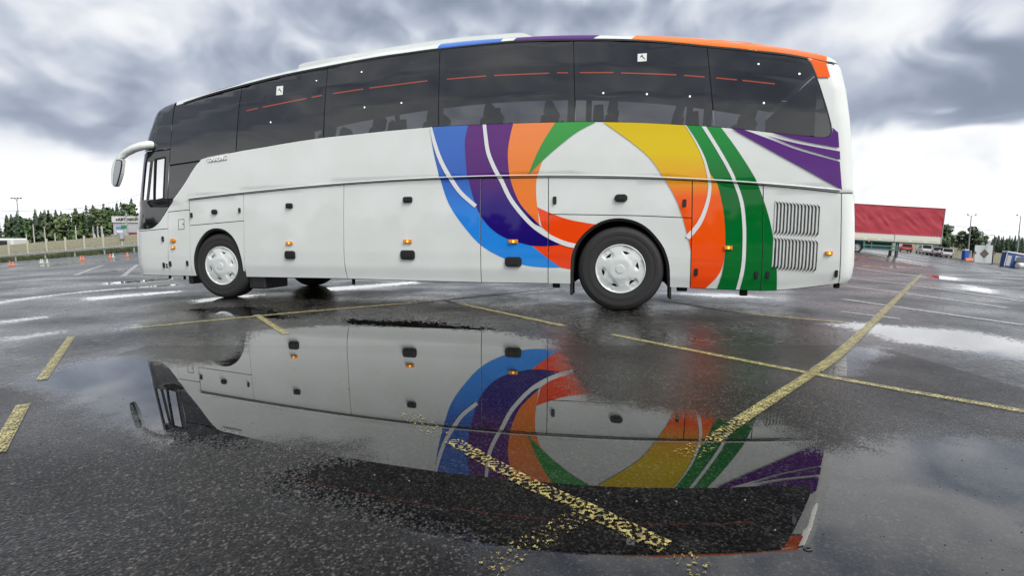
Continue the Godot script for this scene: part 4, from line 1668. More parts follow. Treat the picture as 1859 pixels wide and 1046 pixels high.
func leafy(h: float, wide: float, seed_: int, col: Color) -> Array:
	rng.seed = seed_
	var cr := MB.new()
	cr.tinted = true
	for i in 20:
		var f := rng.randf()
		var c := Vector3(rng.randf_range(-1, 1) * wide * (1.0 - 0.5 * f), h * (0.18 + 0.70 * f), rng.randf_range(-1, 1) * wide * (1.0 - 0.5 * f))
		var rad := h * rng.randf_range(0.10, 0.17) * (1.15 - 0.5 * f)
		var tone := rng.randf_range(0.75, 1.3)
		for k in 46:
			var d := Vector3(rng.randf_range(-1, 1), rng.randf_range(-0.8, 1), rng.randf_range(-1, 1)).normalized()
			var p := c + d * rad * pow(rng.randf(), 0.35)
			var u := Vector3(rng.randf_range(-1, 1), rng.randf_range(-1, 1), rng.randf_range(-1, 1)).normalized()
			var w := u.cross(d).normalized()
			var s := h * rng.randf_range(0.022, 0.042)
			var t := col * (tone * rng.randf_range(0.75, 1.25))
			var n := (d + u.cross(w) * 0.3 + Vector3.UP * 0.3).normalized()
			cr.tri(p - u * s - w * s, p + u * s, p + w * s * 1.3, n, n, n, t, t, t)
			cr.tri(p - u * s - w * s, p + w * s * 1.3, p - u * s * 1.2 + w * s * 0.4, n, n, n, t, t, t)
	return [cr.mesh(), trunk(h, h * 0.016)]


func tree(called: String, parts: Array, label: String, group: String) -> Node3D:
	var o := thing(called, label, "tree", Vector3.ZERO, group)
	parts[0].surface_set_material(0, M.foliage)
	parts[1].surface_set_material(0, M.bark)
	put_mesh("crown", parts[0], o)
	put_mesh("trunk", parts[1], o)
	return o


func plant(protos: Array, used: Array, which: int, at: Vector3, turn: float, size: float, label: String) -> void:
	if not used[which]:
		used[which] = true
		var o: Node3D = protos[which]
		o.position = at; o.rotation.y = turn; o.scale = Vector3.ONE * size
		o.set_meta("label", label)
	else:
		copy(protos[which], at, turn, label, size)


# ------------------------------------------------------------------ left of the coach
func make_left_background() -> void:
	var gs := "dark spruces of the forest behind the left fence"
	var gl := "leafy trees of the forest edge behind the left fence"
	var sp := []
	var lf := []
	for i in 4:
		sp.append(tree("spruce_tree", spruce(10.0, 100 + i), "dark spruce rising above the forest edge behind the left concrete fence", gs))
	for i in 4:
		lf.append(tree("leafy_tree", leafy(8.0, 1.35, 200 + i, [Color(0.075, 0.125, 0.042), Color(0.06, 0.11, 0.04), Color(0.09, 0.13, 0.05), Color(0.068, 0.105, 0.05)][i]), "green leafy tree of the forest edge behind the left concrete fence", gl))
	var us := [false, false, false, false]
	var ul := [false, false, false, false]
	var r := RandomNumberGenerator.new()
	r.seed = 77
	for i in 40:
		var x := -136.0 + i * 2.3 + r.randf_range(-0.8, 0.8)
		var z := -r.randf_range(118.0, 130.0)
		var top := skyline_left(x / -z) + r.randf_range(0.4, 2.4)
		var g := gy(x, z)
		plant(sp, us, i % 4, Vector3(x, g, z), r.randf() * TAU, maxf(top - g, 4.0) / 10.0, "dark spruce rising above the forest edge behind the left concrete fence")
	for i in 96:
		var x := -126.0 + (i % 48) * 1.8 + r.randf_range(-0.8, 0.8)
		var z := -r.randf_range(104.0, 108.0) - (8.0 if i > 47 else 0.0)
		var top := skyline_left(x / -z) - r.randf_range(-0.2, 1.3)
		var g := gy(x, z)
		if i > 47 or i % 3 == 0:
			plant(sp, us, i % 4, Vector3(x, g, z), r.randf() * TAU, maxf(top - g + 0.5, 3.0) / 9.4, "dark spruce rising above the forest edge behind the left concrete fence")
		else:
			plant(lf, ul, (i * 7 + i / 5) % 4, Vector3(x, g, z), r.randf() * TAU, maxf(top - g, 3.0) / 8.0, "green leafy tree of the forest edge behind the left concrete fence")
	# concrete fence of panels between posts
	var fe := thing("concrete_fence", "beige concrete panel fence running along the left edge of the car park", "fence")
	var pm := MB.new()
	pm.box(Vector3(0, 0.95, 0), Vector3(2.30, 1.9, 0.12), 0.02)
	for i in 11:
		for k in 2:
			pm.box(Vector3(-0.98 + i * 0.196, 0.5 + k * 0.88, 0.060), Vector3(0.16, 0.80, 0.024), 0.012, Basis(Vector3(0, 0, 1), 0.10 if (i + k) % 2 else -0.08))
	var panel_mesh := pm.mesh()
	panel_mesh.surface_set_material(0, M.fence_concrete)
	var po := MB.new()
	po.box(Vector3(0, 1.12, 0), Vector3(0.16, 2.3, 0.2), 0.02)
	var post_mesh := po.mesh()
	post_mesh.surface_set_material(0, M.post_concrete)
	for i in 28:
		var x := -72.0 + i * 2.36
		var z := -62.0
		var g0 := gy(x, z)
		var tilt := atan((gy(x + 2.36, z) - g0) / 2.36)
		put_mesh("fence_panel", panel_mesh, fe, Transform3D(Basis(Vector3(0, 0, 1), tilt), Vector3(x + 1.18, (g0 + gy(x + 2.36, z)) / 2, z)))
		put_mesh("fence_post", post_mesh, fe, Transform3D(Basis.IDENTITY, Vector3(x, g0, z + 0.06)))
	# guard rail
	var gr := thing("guard_rail", "grey steel guard rail along the foot of the left concrete fence", "guard rail")
	var rl := MB.new()
	for i in 34:
		var x := -62.0 + i * 1.5
		var z := -50.0
		var a := on_ground(x, z)
		var b := on_ground(x + 1.5, z)
		for k in 5:
			var p0 := [Vector2(0.52, 0.0), Vector2(0.56, 0.06), Vector2(0.60, 0.0), Vector2(0.65, 0.0), Vector2(0.69, 0.06)][k] as Vector2
			var p1 := [Vector2(0.56, 0.06), Vector2(0.60, 0.0), Vector2(0.65, 0.0), Vector2(0.69, 0.06), Vector2(0.73, 0.0)][k] as Vector2
			rl.quad(a + Vector3(0, p0.x, p0.y), b + Vector3(0, p0.x, p0.y), b + Vector3(0, p1.x, p1.y), a + Vector3(0, p1.x, p1.y), Vector3(0, 0, 1))
		if i % 2 == 0:
			var ps := MB.new()
			ps.box(a + Vector3(0, 0.3, -0.08), Vector3(0.08, 0.7, 0.08))
			put("rail_post", ps, M.galvanised, gr)
	put("rail", rl, M.galvanised, gr)
	# rough grass and weeds between rail and fence
	var mm := MultiMesh.new()
	mm.transform_format = MultiMesh.TRANSFORM_3D
	var bl := MB.new()
	for k in 7:
		var g := k * 0.9
		var d := Vector3(cos(g), 0, sin(g)) * 0.16
		bl.flat(d * 0.3 + Vector3(0.03, 0, 0), d * 0.3 - Vector3(0.03, 0, 0), d * 1.5 + Vector3(0, 0.5 + 0.12 * (k % 3), 0), Vector3(0, 0, 1))
	mm.mesh = bl.mesh()
	mm.mesh.surface_set_material(0, M.weed_green)
	var spots := []
	for i in 2600:
		var x := r.randf_range(-66, -30)
		var z := r.randf_range(-61.5, -50.4)
		var tall := 0.30 + 0.3 * sin(x * 0.9) + 0.4 * sin(x * 2.3 + 1.0) + r.randf_range(-0.3, 0.5)
		if z < -57.0:
			tall *= 1.2
		if tall > 0.28:
			spots.append([x, z, tall])
	mm.instance_count = spots.size()
	for i in spots.size():
		var s: Array = spots[i]
		mm.set_instance_transform(i, Transform3D(Basis(Vector3.UP, i * 1.7).scaled(Vector3(1, s[2], 1)), on_ground(s[0], s[1])))
	var wd := MultiMeshInstance3D.new()
	wd.multimesh = mm
	add_named(wd, "weeds", self)
	tag(wd, "tall weeds and grass along the foot of the left concrete fence", "weeds")
	kind(wd, "stuff")
	var vb := MB.new()
	for i in 30:
		var x := -70.0 + i * 1.5
		vb.quad(on_ground(x, -50.3) + Vector3(0, 0.03, 0), on_ground(x + 1.5, -50.3) + Vector3(0, 0.03, 0), on_ground(x + 1.5, -61.9) + Vector3(0, 0.05, 0), on_ground(x, -61.9) + Vector3(0, 0.05, 0), Vector3.UP)
	kind(put("grass_verge", vb, M.grass_olive), "structure")
	# traffic cones
	var cones := [
		[-34.40, "orange", "orange cone near the left edge, leftmost of all"],
		[-34.16, "orange", "orange cone just right of the leftmost cone"],
		[-32.26, "white", "white cone at the left, first of three white ones close together"],
		[-32.13, "white", "white cone touching the first white one on its right"],
		[-31.81, "white", "white cone standing alone right of the white pair"],
		[-29.49, "orange", "orange cone below the middle of the left fence, left of its pair"],
		[-29.32, "orange", "orange cone below the middle of the left fence, right of its pair"],
		[-27.48, "orange", "orange cone left of a white one near the coach"],
		[-27.27, "white", "white cone right beside an orange one near the coach"],
		[-26.30, "orange", "orange cone nearest to the front of the coach"],
	]
	var protos := {}
	for d in cones:
		var at := on_ground(d[0], -34.0)
		if not protos.has(d[1]):
			var o := thing("traffic_cone", d[2], "cone", at, "small training cones on the asphalt")
			var cm := MB.new()
			cm.lathe([Vector2(0.08, 0.03), Vector2(0.022, 0.31), Vector2(0.014, 0.32), Vector2(0, 0.32)], 14, Transform3D(Basis(Vector3.RIGHT, -PI / 2), Vector3.ZERO))
			put("cone_body", cm, M.cone_orange if d[1] == "orange" else M.cone_white, o)
			var cb := MB.new()
			cb.box(Vector3(0, 0.018, 0), Vector3(0.19, 0.03, 0.19), 0.01)
			put("cone_base", cb, M.cone_orange if d[1] == "orange" else M.cone_white, o)
			protos[d[1]] = o
		else:
			copy(protos[d[1]], at, 0.0, d[2])
	# car wash
	var cw := thing("car_wash_building", "white car wash building with black lettering behind the concrete fence", "building", Vector3(-63.50, -0.25, -85.0))
	part_box("wall", cw, Vector3(0, 2.2, -3), Vector3(8.61, 6.0, 6), M.wall_grey, 0.03)
	part_box("fascia", cw, Vector3(0, 4.75, 0.08), Vector3(8.61 + 0.1, 1.05, 0.16), M.wall_white, 0.02)
	var tm := TextMesh.new()
	var fo := SystemFont.new()
	fo.font_names = PackedStringArray(["Droid Sans"])
	fo.font_weight = 800
	tm.font = fo
	tm.text = "«АВТОМОЙКА»"
	tm.font_size = 32
	tm.pixel_size = 0.021
	tm.depth = 0.05
	tm.material = M.letter_black
	put_mesh("sign_lettering", tm, cw, Transform3D(Basis.IDENTITY, Vector3(-1.12, 4.75, 0.2)))
	part_box("window", cw, Vector3(-3.13, 2.9, 0.04), Vector3(1.2, 1.3, 0.08), M.sign_blue, 0.02)
	part_box("poster", cw, Vector3(-3.13, 2.75, 0.1), Vector3(1.1, 0.5, 0.04), M.wall_white)
	part_box("gate", cw, Vector3(-1.06, 3.0, 0.05), Vector3(1.4, 0.9, 0.1), M.wall_grey, 0.02)
	part_box("red_sign", cw, Vector3(-0.68, 1.85, 0.12), Vector3(1.9, 1.25, 0.1), M.sign_red, 0.02)
	part_box("notice_board", cw, Vector3(-3.13 - 0.1, 1.55, 0.12), Vector3(1.0, 0.9, 0.1), M.wall_white, 0.02)
	part_box("drainpipe", cw, Vector3(-1.06 - 1.0, 2.6, 0.1), Vector3(0.1, 3.0, 0.1), M.wall_white)
	part_box("awning", cw, Vector3(-3.13 - 0.15, 2.15, 0.5), Vector3(1.6, 0.12, 0.9), M.cone_white, 0.02)
	# kiosk cube left of the car wash, bin on the fence, poles
	var ks := thing("steel_frame_rack", "grey frame rack standing left of the car wash", "rack", Vector3(-67.52, -0.64, -84.0))
	part_box("frame", ks, Vector3(-0.4, 1.0, 0), Vector3(0.1, 3.0, 0.1), M.grey_pole)
	part_box("frame", ks, Vector3(0.4, 1.0, 0), Vector3(0.1, 3.0, 0.1), M.grey_pole)
	part_box("shelf", ks, Vector3(0, 2.4, 0), Vector3(0.9, 0.08, 0.6), M.grey_pole)
	part_box("crate", ks, Vector3(0, 1.1, 0), Vector3(0.7, 1.4, 0.5), M.lamp_dark, 0.03)
	var bx := thing("fence_meter_box", "grey metal box hung on the left concrete fence", "box", Vector3(-48.28, 1.50, -61.8))
	part_box("cabinet", bx, Vector3.ZERO, Vector3(0.42, 0.85, 0.2), M.grey_pole, 0.03)
	part_box("box_door", bx, Vector3(0, 0, 0.11), Vector3(0.36, 0.78, 0.02), M.wall_grey, 0.008)
	var gp := thing("sign_pole", "grey pole with a small green sign before the car wash", "pole", Vector3(-53.90, -0.34, -70.0))
	var gm := MB.new()
	gm.tube([Vector3(0, 0, 0), Vector3(0, 5.09, 0)], [0.14, 0.11], 10)
	put("pole", gm, M.grey_pole, gp)
	part_box("sign_plate", gp, Vector3(-0.32, 5.09 - 1.95, 0.16), Vector3(0.75, 0.5, 0.04), M.sign_green, 0.01)
	part_box("pole_band", gp, Vector3(0.0, 5.09 * 0.5, 0), Vector3(0.3, 0.1, 0.3), M.galvanised, 0.01)
	# feather flags
	var labels := ["grey feather flag behind the fence, leftmost of three", "grey feather flag behind the fence, middle of three", "grey feather flag behind the fence, nearest the car wash"]
	for i in 3:
		var f := thing("feather_flag", labels[i], "flag", Vector3([-65.46, -64.77, -64.16][i], gy([-65.46, -64.77, -64.16][i], -78.0), -78.0), "feather flags by the car wash")
		var fm := MB.new()
		fm.tube([Vector3(0, 0, 0), Vector3(0, 3.6, 0), Vector3(0.12, 4.0, 0)], [0.03, 0.025, 0.015], 6)
		put("mast", fm, M.grey_pole, f)
		var cm := MB.new()
		var rows := []
		for k in 9:
			var y := 1.4 + k * 0.32
			rows.append([Vector3(0.02, y, 0), Vector3(0.22 + 0.05 * sin(k * 0.9 + i), y - 0.06, 0.06 * sin(k + i)), Vector3(0.42 - 0.03 * k + 0.10 * sin(k * 0.6 + i * 2.0), y - 0.15, 0.05 * sin(k * 1.3))])
		grid(cm, rows, Vector3(0, 0, 1))
		put("cloth", cm, M.wall_grey, f)
	# light masts
	light_mast(Vector3(-103.45, -2.33, -105.0), 12.08, 4, "tall light mast with four dark heads behind the left fence")
	for d in [
		[-76.61, 5.07, -80, "thin pale pole behind the left fence, nearest the tall mast"],
		[-74.84, 4.48, -80, "thin pale pole behind the left fence, second from the tall mast"],
		[-73.25, 3.39, -80, "short pale pole behind the middle of the left fence"],
		[-69.84, 4.34, -80, "thin pale pole with a round top left of the flags"],
		[-77.85, 3.67, -80, "short thin pole right beside the tall mast's foot"],
	]:
		var s := thing("lamp_pole", d[3], "pole", on_ground(d[0], d[2]), "thin poles behind the left fence")
		var sm := MB.new()
		sm.tube([Vector3.ZERO, Vector3(0, d[1], 0)], [0.09, 0.06], 8)
		put("pole", sm, M.post_concrete, s)
		part_box("pole_cap", s, Vector3(0.08, d[1], 0), Vector3(0.3, 0.08, 0.12), M.grey_pole, 0.02)
	# a white bus parked beyond the fence
	var wb := thing("parked_bus", "white bus with dark windows parked behind the far left fence", "bus", Vector3(-75.96, -1.81, -72.0))
	part_box("body", wb, Vector3(0, 1.75, 0), Vector3(10, 2.6, 2.4), M.car_white, 0.2)
	for i in 6:
		part_box("window", wb, Vector3(-4.1 + i * 1.55, 2.35, 1.2), Vector3(1.3, 0.75, 0.05), M.car_glass, 0.02)
	part_box("stripe", wb, Vector3(0.6, 1.5, 1.205), Vector3(6.5, 0.14, 0.02), M.sign_blue)
	for x in [-3.2, 3.0]:
		var w := MB.new()
		w.lathe([Vector2(0, 0.12), Vector2(0.25, 0.12), Vector2(0.46, 0.1), Vector2(0.5, 0.0), Vector2(0.46, -0.1), Vector2(0, -0.1)], 18, Transform3D(Basis.IDENTITY, Vector3(x, 0.5, 1.1)))
		put("wheel", w, M.tyre, wb)
	# overhead wires
	var wires := [
		[Vector3(-94.09, 5.16, -90.0), Vector3(-88.16, 5.06, -90.0), 0.15, "lower overhead wire left of the tall mast"],
		[Vector3(-88.17, 4.97, -90.0), Vector3(-67.11, 8.39, -90.0), 0.9, "lower overhead wire from the tall mast towards the coach"],
		[Vector3(-91.51, 6.24, -90.0), Vector3(-81.10, 6.44, -90.0), 0.1, "upper overhead wire crossing the tall mast"],
		[Vector3(-81.10, 6.44, -90.0), Vector3(-65.84, 9.46, -90.0), 0.6, "upper overhead wire rising towards the coach"],
		[Vector3(-81.49, 6.02, -95.0), Vector3(-69.66, 7.67, -95.0), 0.2, "lowest overhead wire above the forest beside the coach"],
		[Vector3(104.83, 4.42, -118.0), Vector3(119.94, 3.00, -118.0), 0.3, "overhead wire between the two right light masts"],
	]
	for d in wires:
		var mb := MB.new()
		var a: Vector3 = d[0]
		var b: Vector3 = d[1]
		var pts := []
		for k in 13:
			var f := k / 12.0
			pts.append(a.lerp(b, f) - Vector3(0, d[2] * 4.0 * f * (1.0 - f), 0))
		mb.tube(pts, radii(13, 0.03), 5)
		tag(put("overhead_wire", mb, M.lamp_dark), d[3], "wire")


func part_box(called: String, parent: Node, at: Vector3, size: Vector3, m: Material, bev := 0.0, turn := Basis.IDENTITY) -> MeshInstance3D:
	var mb := MB.new()
	mb.box(at, size, bev, turn)
	return put(called, mb, m, parent)


func light_mast(at: Vector3, h: float, heads: int, label: String) -> void:
	var o := thing("light_mast", label, "street lamp", at)
	var mb := MB.new()
	mb.tube([Vector3.ZERO, Vector3(0, h * 0.5, 0), Vector3(0, h - 0.2, 0)], [0.17, 0.13, 0.08], 10)
	put("mast", mb, M.grey_pole, o)
	for i in heads:
		var s := (i - (heads - 1) / 2.0) * 1.7 / maxf(heads - 1, 1)
		var am := MB.new()
		am.tube([Vector3(0, h - 0.5, 0), Vector3(s, h - 0.05, 0.05 * i)], [0.03, 0.025], 6)
		put("arm", am, M.grey_pole, o)
		part_box("lamp_head", o, Vector3(s * 1.12, h, 0.1), Vector3(0.36, 0.2, 0.3), M.lamp_dark, 0.04, Basis(Vector3(0, 0, 1), 0.5 if s > 0 else -0.5))
	if heads == 4:
		for s in [-0.75, 0.0, 0.75]:
			part_box("floodlight", o, Vector3(s, h * 0.42 + absf(s) * 0.15, 0.25), Vector3(0.5, 0.22, 0.2), M.wall_white, 0.05)


func skyline_left(ratio: float) -> float:
	# tops rise towards the coach
	var f := clampf((-ratio - 0.72) / 0.33, 0.0, 1.0)
	return lerpf(9.6, 5.6, f)


# ------------------------------------------------------------------ right of the coach
func wheel_at(parent: Node, at: Vector3, r: float, w: float, rim_: Material) -> void:
	var n := Node3D.new()
	add_named(n, "wheel", parent)
	n.position = at
	var t := MB.new()
	t.lathe([Vector2(r * 0.55, w / 2 - 0.02), Vector2(r * 0.8, w / 2), Vector2(r * 0.95, w / 2 - 0.02), Vector2(r, w / 2 - 0.06), Vector2(r, -w / 2 + 0.05), Vector2(r * 0.9, -w / 2), Vector2(0, -w / 2)], 28, Transform3D.IDENTITY)
	put("tyre", t, M.tyre, n)
	var c := MB.new()
	c.lathe([Vector2(r * 0.57, w / 2 - 0.01), Vector2(r * 0.5, w / 2 - 0.05), Vector2(r * 0.3, w / 2 - 0.08), Vector2(r * 0.26, w / 2), Vector2(0, w / 2)], 20, Transform3D.IDENTITY)
	put("rim", c, rim_, n)


func make_right_background() -> void:
	make_trailer()
	# parked cars seen from behind
	make_car("parked_van", "tall white van parked second behind the red trailer's end", "van", Vector2(82.65, -100), 1.75, 1.95, 4.6, M.car_white, false)
	make_car("parked_car", "low silver car parked between the white van and the jeep", "car", Vector2(86.33, -103), 1.6, 1.35, 4.2, M.car_silver, false)
	make_car("parked_jeep", "silver off road car with a spare wheel on its tailgate", "car", Vector2(84.07, -99), 1.75, 1.8, 4.3, M.car_silver, true)
	make_car("parked_car", "silver car partly hidden behind the off road car", "car", Vector2(89.24, -104), 1.7, 1.4, 4.3, M.car_silver, false)
	make_car("parked_minivan", "pale minivan with a large dark rear window, rightmost parked car", "van", Vector2(85.06, -98), 1.8, 1.85, 4.7, M.car_white, false)
	make_car("parked_car", "red car seen beneath the red trailer", "car", Vector2(72.42, -92), 1.7, 1.5, 4.2, M.car_red, false)
	# fence behind the cars
	var fe := thing("concrete_fence", "beige concrete panel fence behind the parked cars on the right", "fence")
	for i in 12:
		var x := 84.0 + i * 3.0
		var z := -122.0
		var g := gy(x + 1.5, z)
		var tilt := atan((gy(x + 3, z) - gy(x, z)) / 3.0)
		part_box("fence_panel", fe, Vector3(x + 1.5, g + 1.2, z), Vector3(2.9, 2.6, 0.12), M.fence_concrete, 0.02, Basis(Vector3(0, 0, 1), tilt))
		part_box("fence_post", fe, Vector3(x, gy(x, z) + 1.35, z + 0.06), Vector3(0.18, 2.9, 0.2), M.post_concrete, 0.02)
	# trees
	var a := tree("leafy_tree", leafy(9.0, 1.3, 301, Color(0.065, 0.095, 0.05)), "tall narrow leafy tree right beside the end of the red trailer", "")
	plant([a], [false], 0, on_ground(105.62, -122), 0.3, 8.51 / 9.0, "tall narrow leafy tree right beside the end of the red trailer")
	var b := tree("leafy_tree", leafy(9.0, 2.3, 302, Color(0.06, 0.092, 0.045)), "", "")
	plant([b], [false], 0, on_ground(109.55, -124), 1.3, 6.83 / 9.0, "rounded green tree above the jeep and minivan")
	var c := tree("leafy_tree", leafy(9.0, 1.9, 303, Color(0.055, 0.085, 0.045)), "", "")
	plant([c], [false], 0, on_ground(112.84, -124), 2.3, 7.79 / 9.0, "dark leafy tree left of the right light mast")
	var d := tree("leafy_tree", leafy(9.0, 1.9, 304, Color(0.07, 0.10, 0.05)), "", "")
	plant([d], [false], 0, on_ground(112.91, -122), 4.3, 8.51 / 9.0, "tall leafy tree just right of the light mast above the pale board")
	copy(d, on_ground(117.23, -124), 1.1, "low leafy tree sloping down right of the pale board", 6.56 / 9.0)
	copy(b, on_ground(115.07, -128), 2.1, "low bushy tree behind the blue toilet cabin", 5.76 / 9.0)
	var gs := "dark spruces beyond the blue site cabin"
	var sp := [tree("spruce_tree", spruce(10.0, 401), "dark spruce in the far row beyond the blue site cabin", gs), tree("spruce_tree", spruce(10.0, 402), "dark spruce in the far row beyond the blue site cabin", gs), tree("spruce_tree", spruce(10.0, 403), "dark spruce in the far row beyond the blue site cabin", gs)]
	var us := [false, false, false]
	var r := RandomNumberGenerator.new()
	r.seed = 5
	for i in 64:
		var z := -r.randf_range(136.0, 156.0)
		var px := 0.962 + i * 0.0030 + r.randf_range(-0.002, 0.002)
		var x := -z * px
		var g := gy(x, z)
		var top: float = 1.1 + r.randf_range(-0.3, 1.0)
		plant(sp, us, i % 3, Vector3(x, g, z), i * 1.3, maxf(top - g, 3.0) / 9.0, "dark spruce in the far row beyond the blue site cabin")
	# portable toilet
	var pt := thing("portable_toilet", "blue portable toilet with a white roof beside the right fence", "toilet", on_ground(102.05, -112.0))
	part_box("cabin", pt, Vector3(0, 1.05, 0), Vector3(0.95, 2.1, 0.8), M.toilet_blue, 0.04)
	part_box("roof", pt, Vector3(0, 2.22, 0), Vector3(1.0, 0.26, 0.85), M.wall_white, 0.1)
	part_box("door", pt, Vector3(0, 1.05, 0.41), Vector3(0.7, 1.85, 0.03), M.toilet_blue, 0.01)
	part_box("skid", pt, Vector3(0, 0.03, 0), Vector3(1.2, 0.1, 1.2), M.lamp_dark)
	# red barrier pieces
	var rb := thing("road_barrier", "low red plastic barrier lying right of the blue toilet", "barrier", on_ground(99.24, -108.0))
	var rp := PackedVector2Array([Vector2(-0.3, 0), Vector2(0.3, 0), Vector2(0.12, 0.55), Vector2(-0.12, 0.55)])
	var rm := MB.new()
	rm.prism(rp, -0.8, 0.8, Transform3D(Basis(Vector3.UP, PI / 2), Vector3.ZERO))
	put("barrier_body", rm, M.cone_orange, rb)
	part_box("barrier_foot", rb, Vector3(0, 0.04, 0), Vector3(1.7, 0.1, 0.7), M.cone_orange, 0.02)
	# leaning grey posts
	for i in 3:
		var q := thing("fence_stake", ["short grey stake beside the blue toilet, leftmost of three", "short grey stake between two others, right of the blue toilet", "short grey stake next to the pale board, rightmost of three"][i], "stake", on_ground(99.60 + i * 0.9, -108.0), "grey stakes by the pale board")
		part_box("stake", q, Vector3(0, 1.1, 0), Vector3(0.14, 2.3, 0.14), M.post_concrete, 0.02)
		part_box("stake_foot", q, Vector3(0, 0.06, 0), Vector3(0.4, 0.14, 0.4), M.post_concrete, 0.02)
	# the pale board with a brown diamond
	var bd := thing("hoarding_board", "large pale eight sided board with a brown diamond in its middle", "board", on_ground(94.88, -100.0))
	var w := 1.95
	var h := 3.6
	var shape := PackedVector2Array([Vector2(-w + 0.1, 0), Vector2(w - 0.05, 0.0), Vector2(w - 0.05, 1.55), Vector2(w + 0.25, 1.95), Vector2(w - 0.05, 2.35), Vector2(w - 0.1, h), Vector2(-w, h), Vector2(-w, 2.45), Vector2(-w + 0.35, 2.1), Vector2(-w, 1.7)])
	var sm := MB.new()
	sm.prism(shape, -0.06, 0.06)
	put("board_face", sm, M.board_pale, bd)
	var dm := MB.new()
	dm.prism(PackedVector2Array([Vector2(0, 0.95), Vector2(0.95, 1.9), Vector2(0, 2.85), Vector2(-0.95, 1.9)]), 0.062, 0.09)
	put("diamond", dm, M.brown_panel, bd)
	for s in [[-w + 0.1, 1.7, 2.45], [w + 0.05, 1.6, 2.3]]:
		var tm := MB.new()
		tm.prism(PackedVector2Array([Vector2(s[0], s[1]), Vector2(s[0] + 0.3, (s[1] + s[2]) / 2), Vector2(s[0], s[2]), Vector2(s[0] - 0.1, (s[1] + s[2]) / 2)]), 0.062, 0.08)
		put("corner_mark", tm, M.brown_panel, bd)
	part_box("leg", bd, Vector3(-0.3, 0.2, -0.2), Vector3(0.12, 1.2, 0.12), M.grey_pole)
	part_box("leg", bd, Vector3(1.5, 0.2, -0.2), Vector3(0.12, 1.2, 0.12), M.grey_pole)
	# height gauge: post, arm reaching left, traffic light box
	var hg := thing("barrier_gantry", "thin dark gantry post with a long arm beside the pale board", "gantry", on_ground(95.73, -99.0))
	var hm := MB.new()
	hm.tube([Vector3.ZERO, Vector3(0, 5.84, 0)], [0.11, 0.09], 8)
	put("post", hm, M.lamp_dark, hg)
	var ha := MB.new()
	ha.tube([Vector3(0, 5.84 - 0.05, 0), Vector3(-3.3, 5.84 + 0.35, 0)], [0.07, 0.05], 8)
	put("arm", ha, M.grey_pole, hg)
	part_box("signal_box", hg, Vector3(0.1, 5.84 - 1.0, 0.16), Vector3(0.42, 1.3, 0.22), M.lamp_dark, 0.05)
	# light masts
	light_mast(on_ground(110.00, -120.0), 10.80, 2, "tall light mast rising over the leafy trees on the right")
	light_mast(on_ground(121.82, -120.0), 12.10, 2, "tall light mast rising over the blue cabin at the right edge")
	# blue cabin
	var bc := thing("site_cabin", "long blue site cabin with white roof edge and windows", "cabin", on_ground(91.97, -92.0))
	bc.rotation.z = -0.16
	part_box("wall", bc, Vector3(0, 1.2, 0.75), Vector3(3.9, 2.6, 0.9), M.cabin_blue, 0.04)
	part_box("roof", bc, Vector3(0, 2.6, 0.75), Vector3(4.1, 0.26, 1.1), M.wall_white, 0.05)
	for i in 2:
		var wn := part_box("window", bc, Vector3(0.1 + i * 1.35, 1.65, 1.21), Vector3(0.85, 0.9, 0.05), M.wall_white, 0.01)
		part_box("pane", wn, Vector3(0.1 + i * 1.35, 1.72, 1.25), Vector3(0.6, 0.5, 0.02), M.wall_grey if i == 0 else M.cone_white)
	part_box("door", bc, Vector3(-1.4, 1.05, 1.215), Vector3(0.8, 1.9, 0.04), M.wall_grey, 0.01)
	part_box("pipe", bc, Vector3(-2.0, 1.2, 1.22), Vector3(0.12, 2.4, 0.06), M.wall_white)
	var gc := thing("storage_container", "grey container cut by the right edge beside the blue cabin", "container", on_ground(93.45, -90.0))
	gc.rotation.z = -0.12
	part_box("wall", gc, Vector3(0, 1.1, 0), Vector3(3.0, 2.3, 2.2), M.wall_grey, 0.04)
	part_box("door", gc, Vector3(-0.6, 1.1, 1.12), Vector3(0.9, 1.9, 0.04), M.grey_pole, 0.01)
	var tk := thing("white_tank", "small white tank on the ground between the cabins", "tank", on_ground(90.11, -88.0))
	var km := MB.new()
	km.lathe([Vector2(0, -0.6), Vector2(0.4, -0.58), Vector2(0.52, -0.45), Vector2(0.52, 0.45), Vector2(0.4, 0.58), Vector2(0, 0.6)], 20, Transform3D(Basis(Vector3.UP, PI / 2), Vector3(0, 0.6, 0)))
	put("tank_body", km, M.wall_white, tk)
	part_box("cradle", tk, Vector3(0, 0.06, 0), Vector3(1.0, 0.2, 0.6), M.grey_pole)


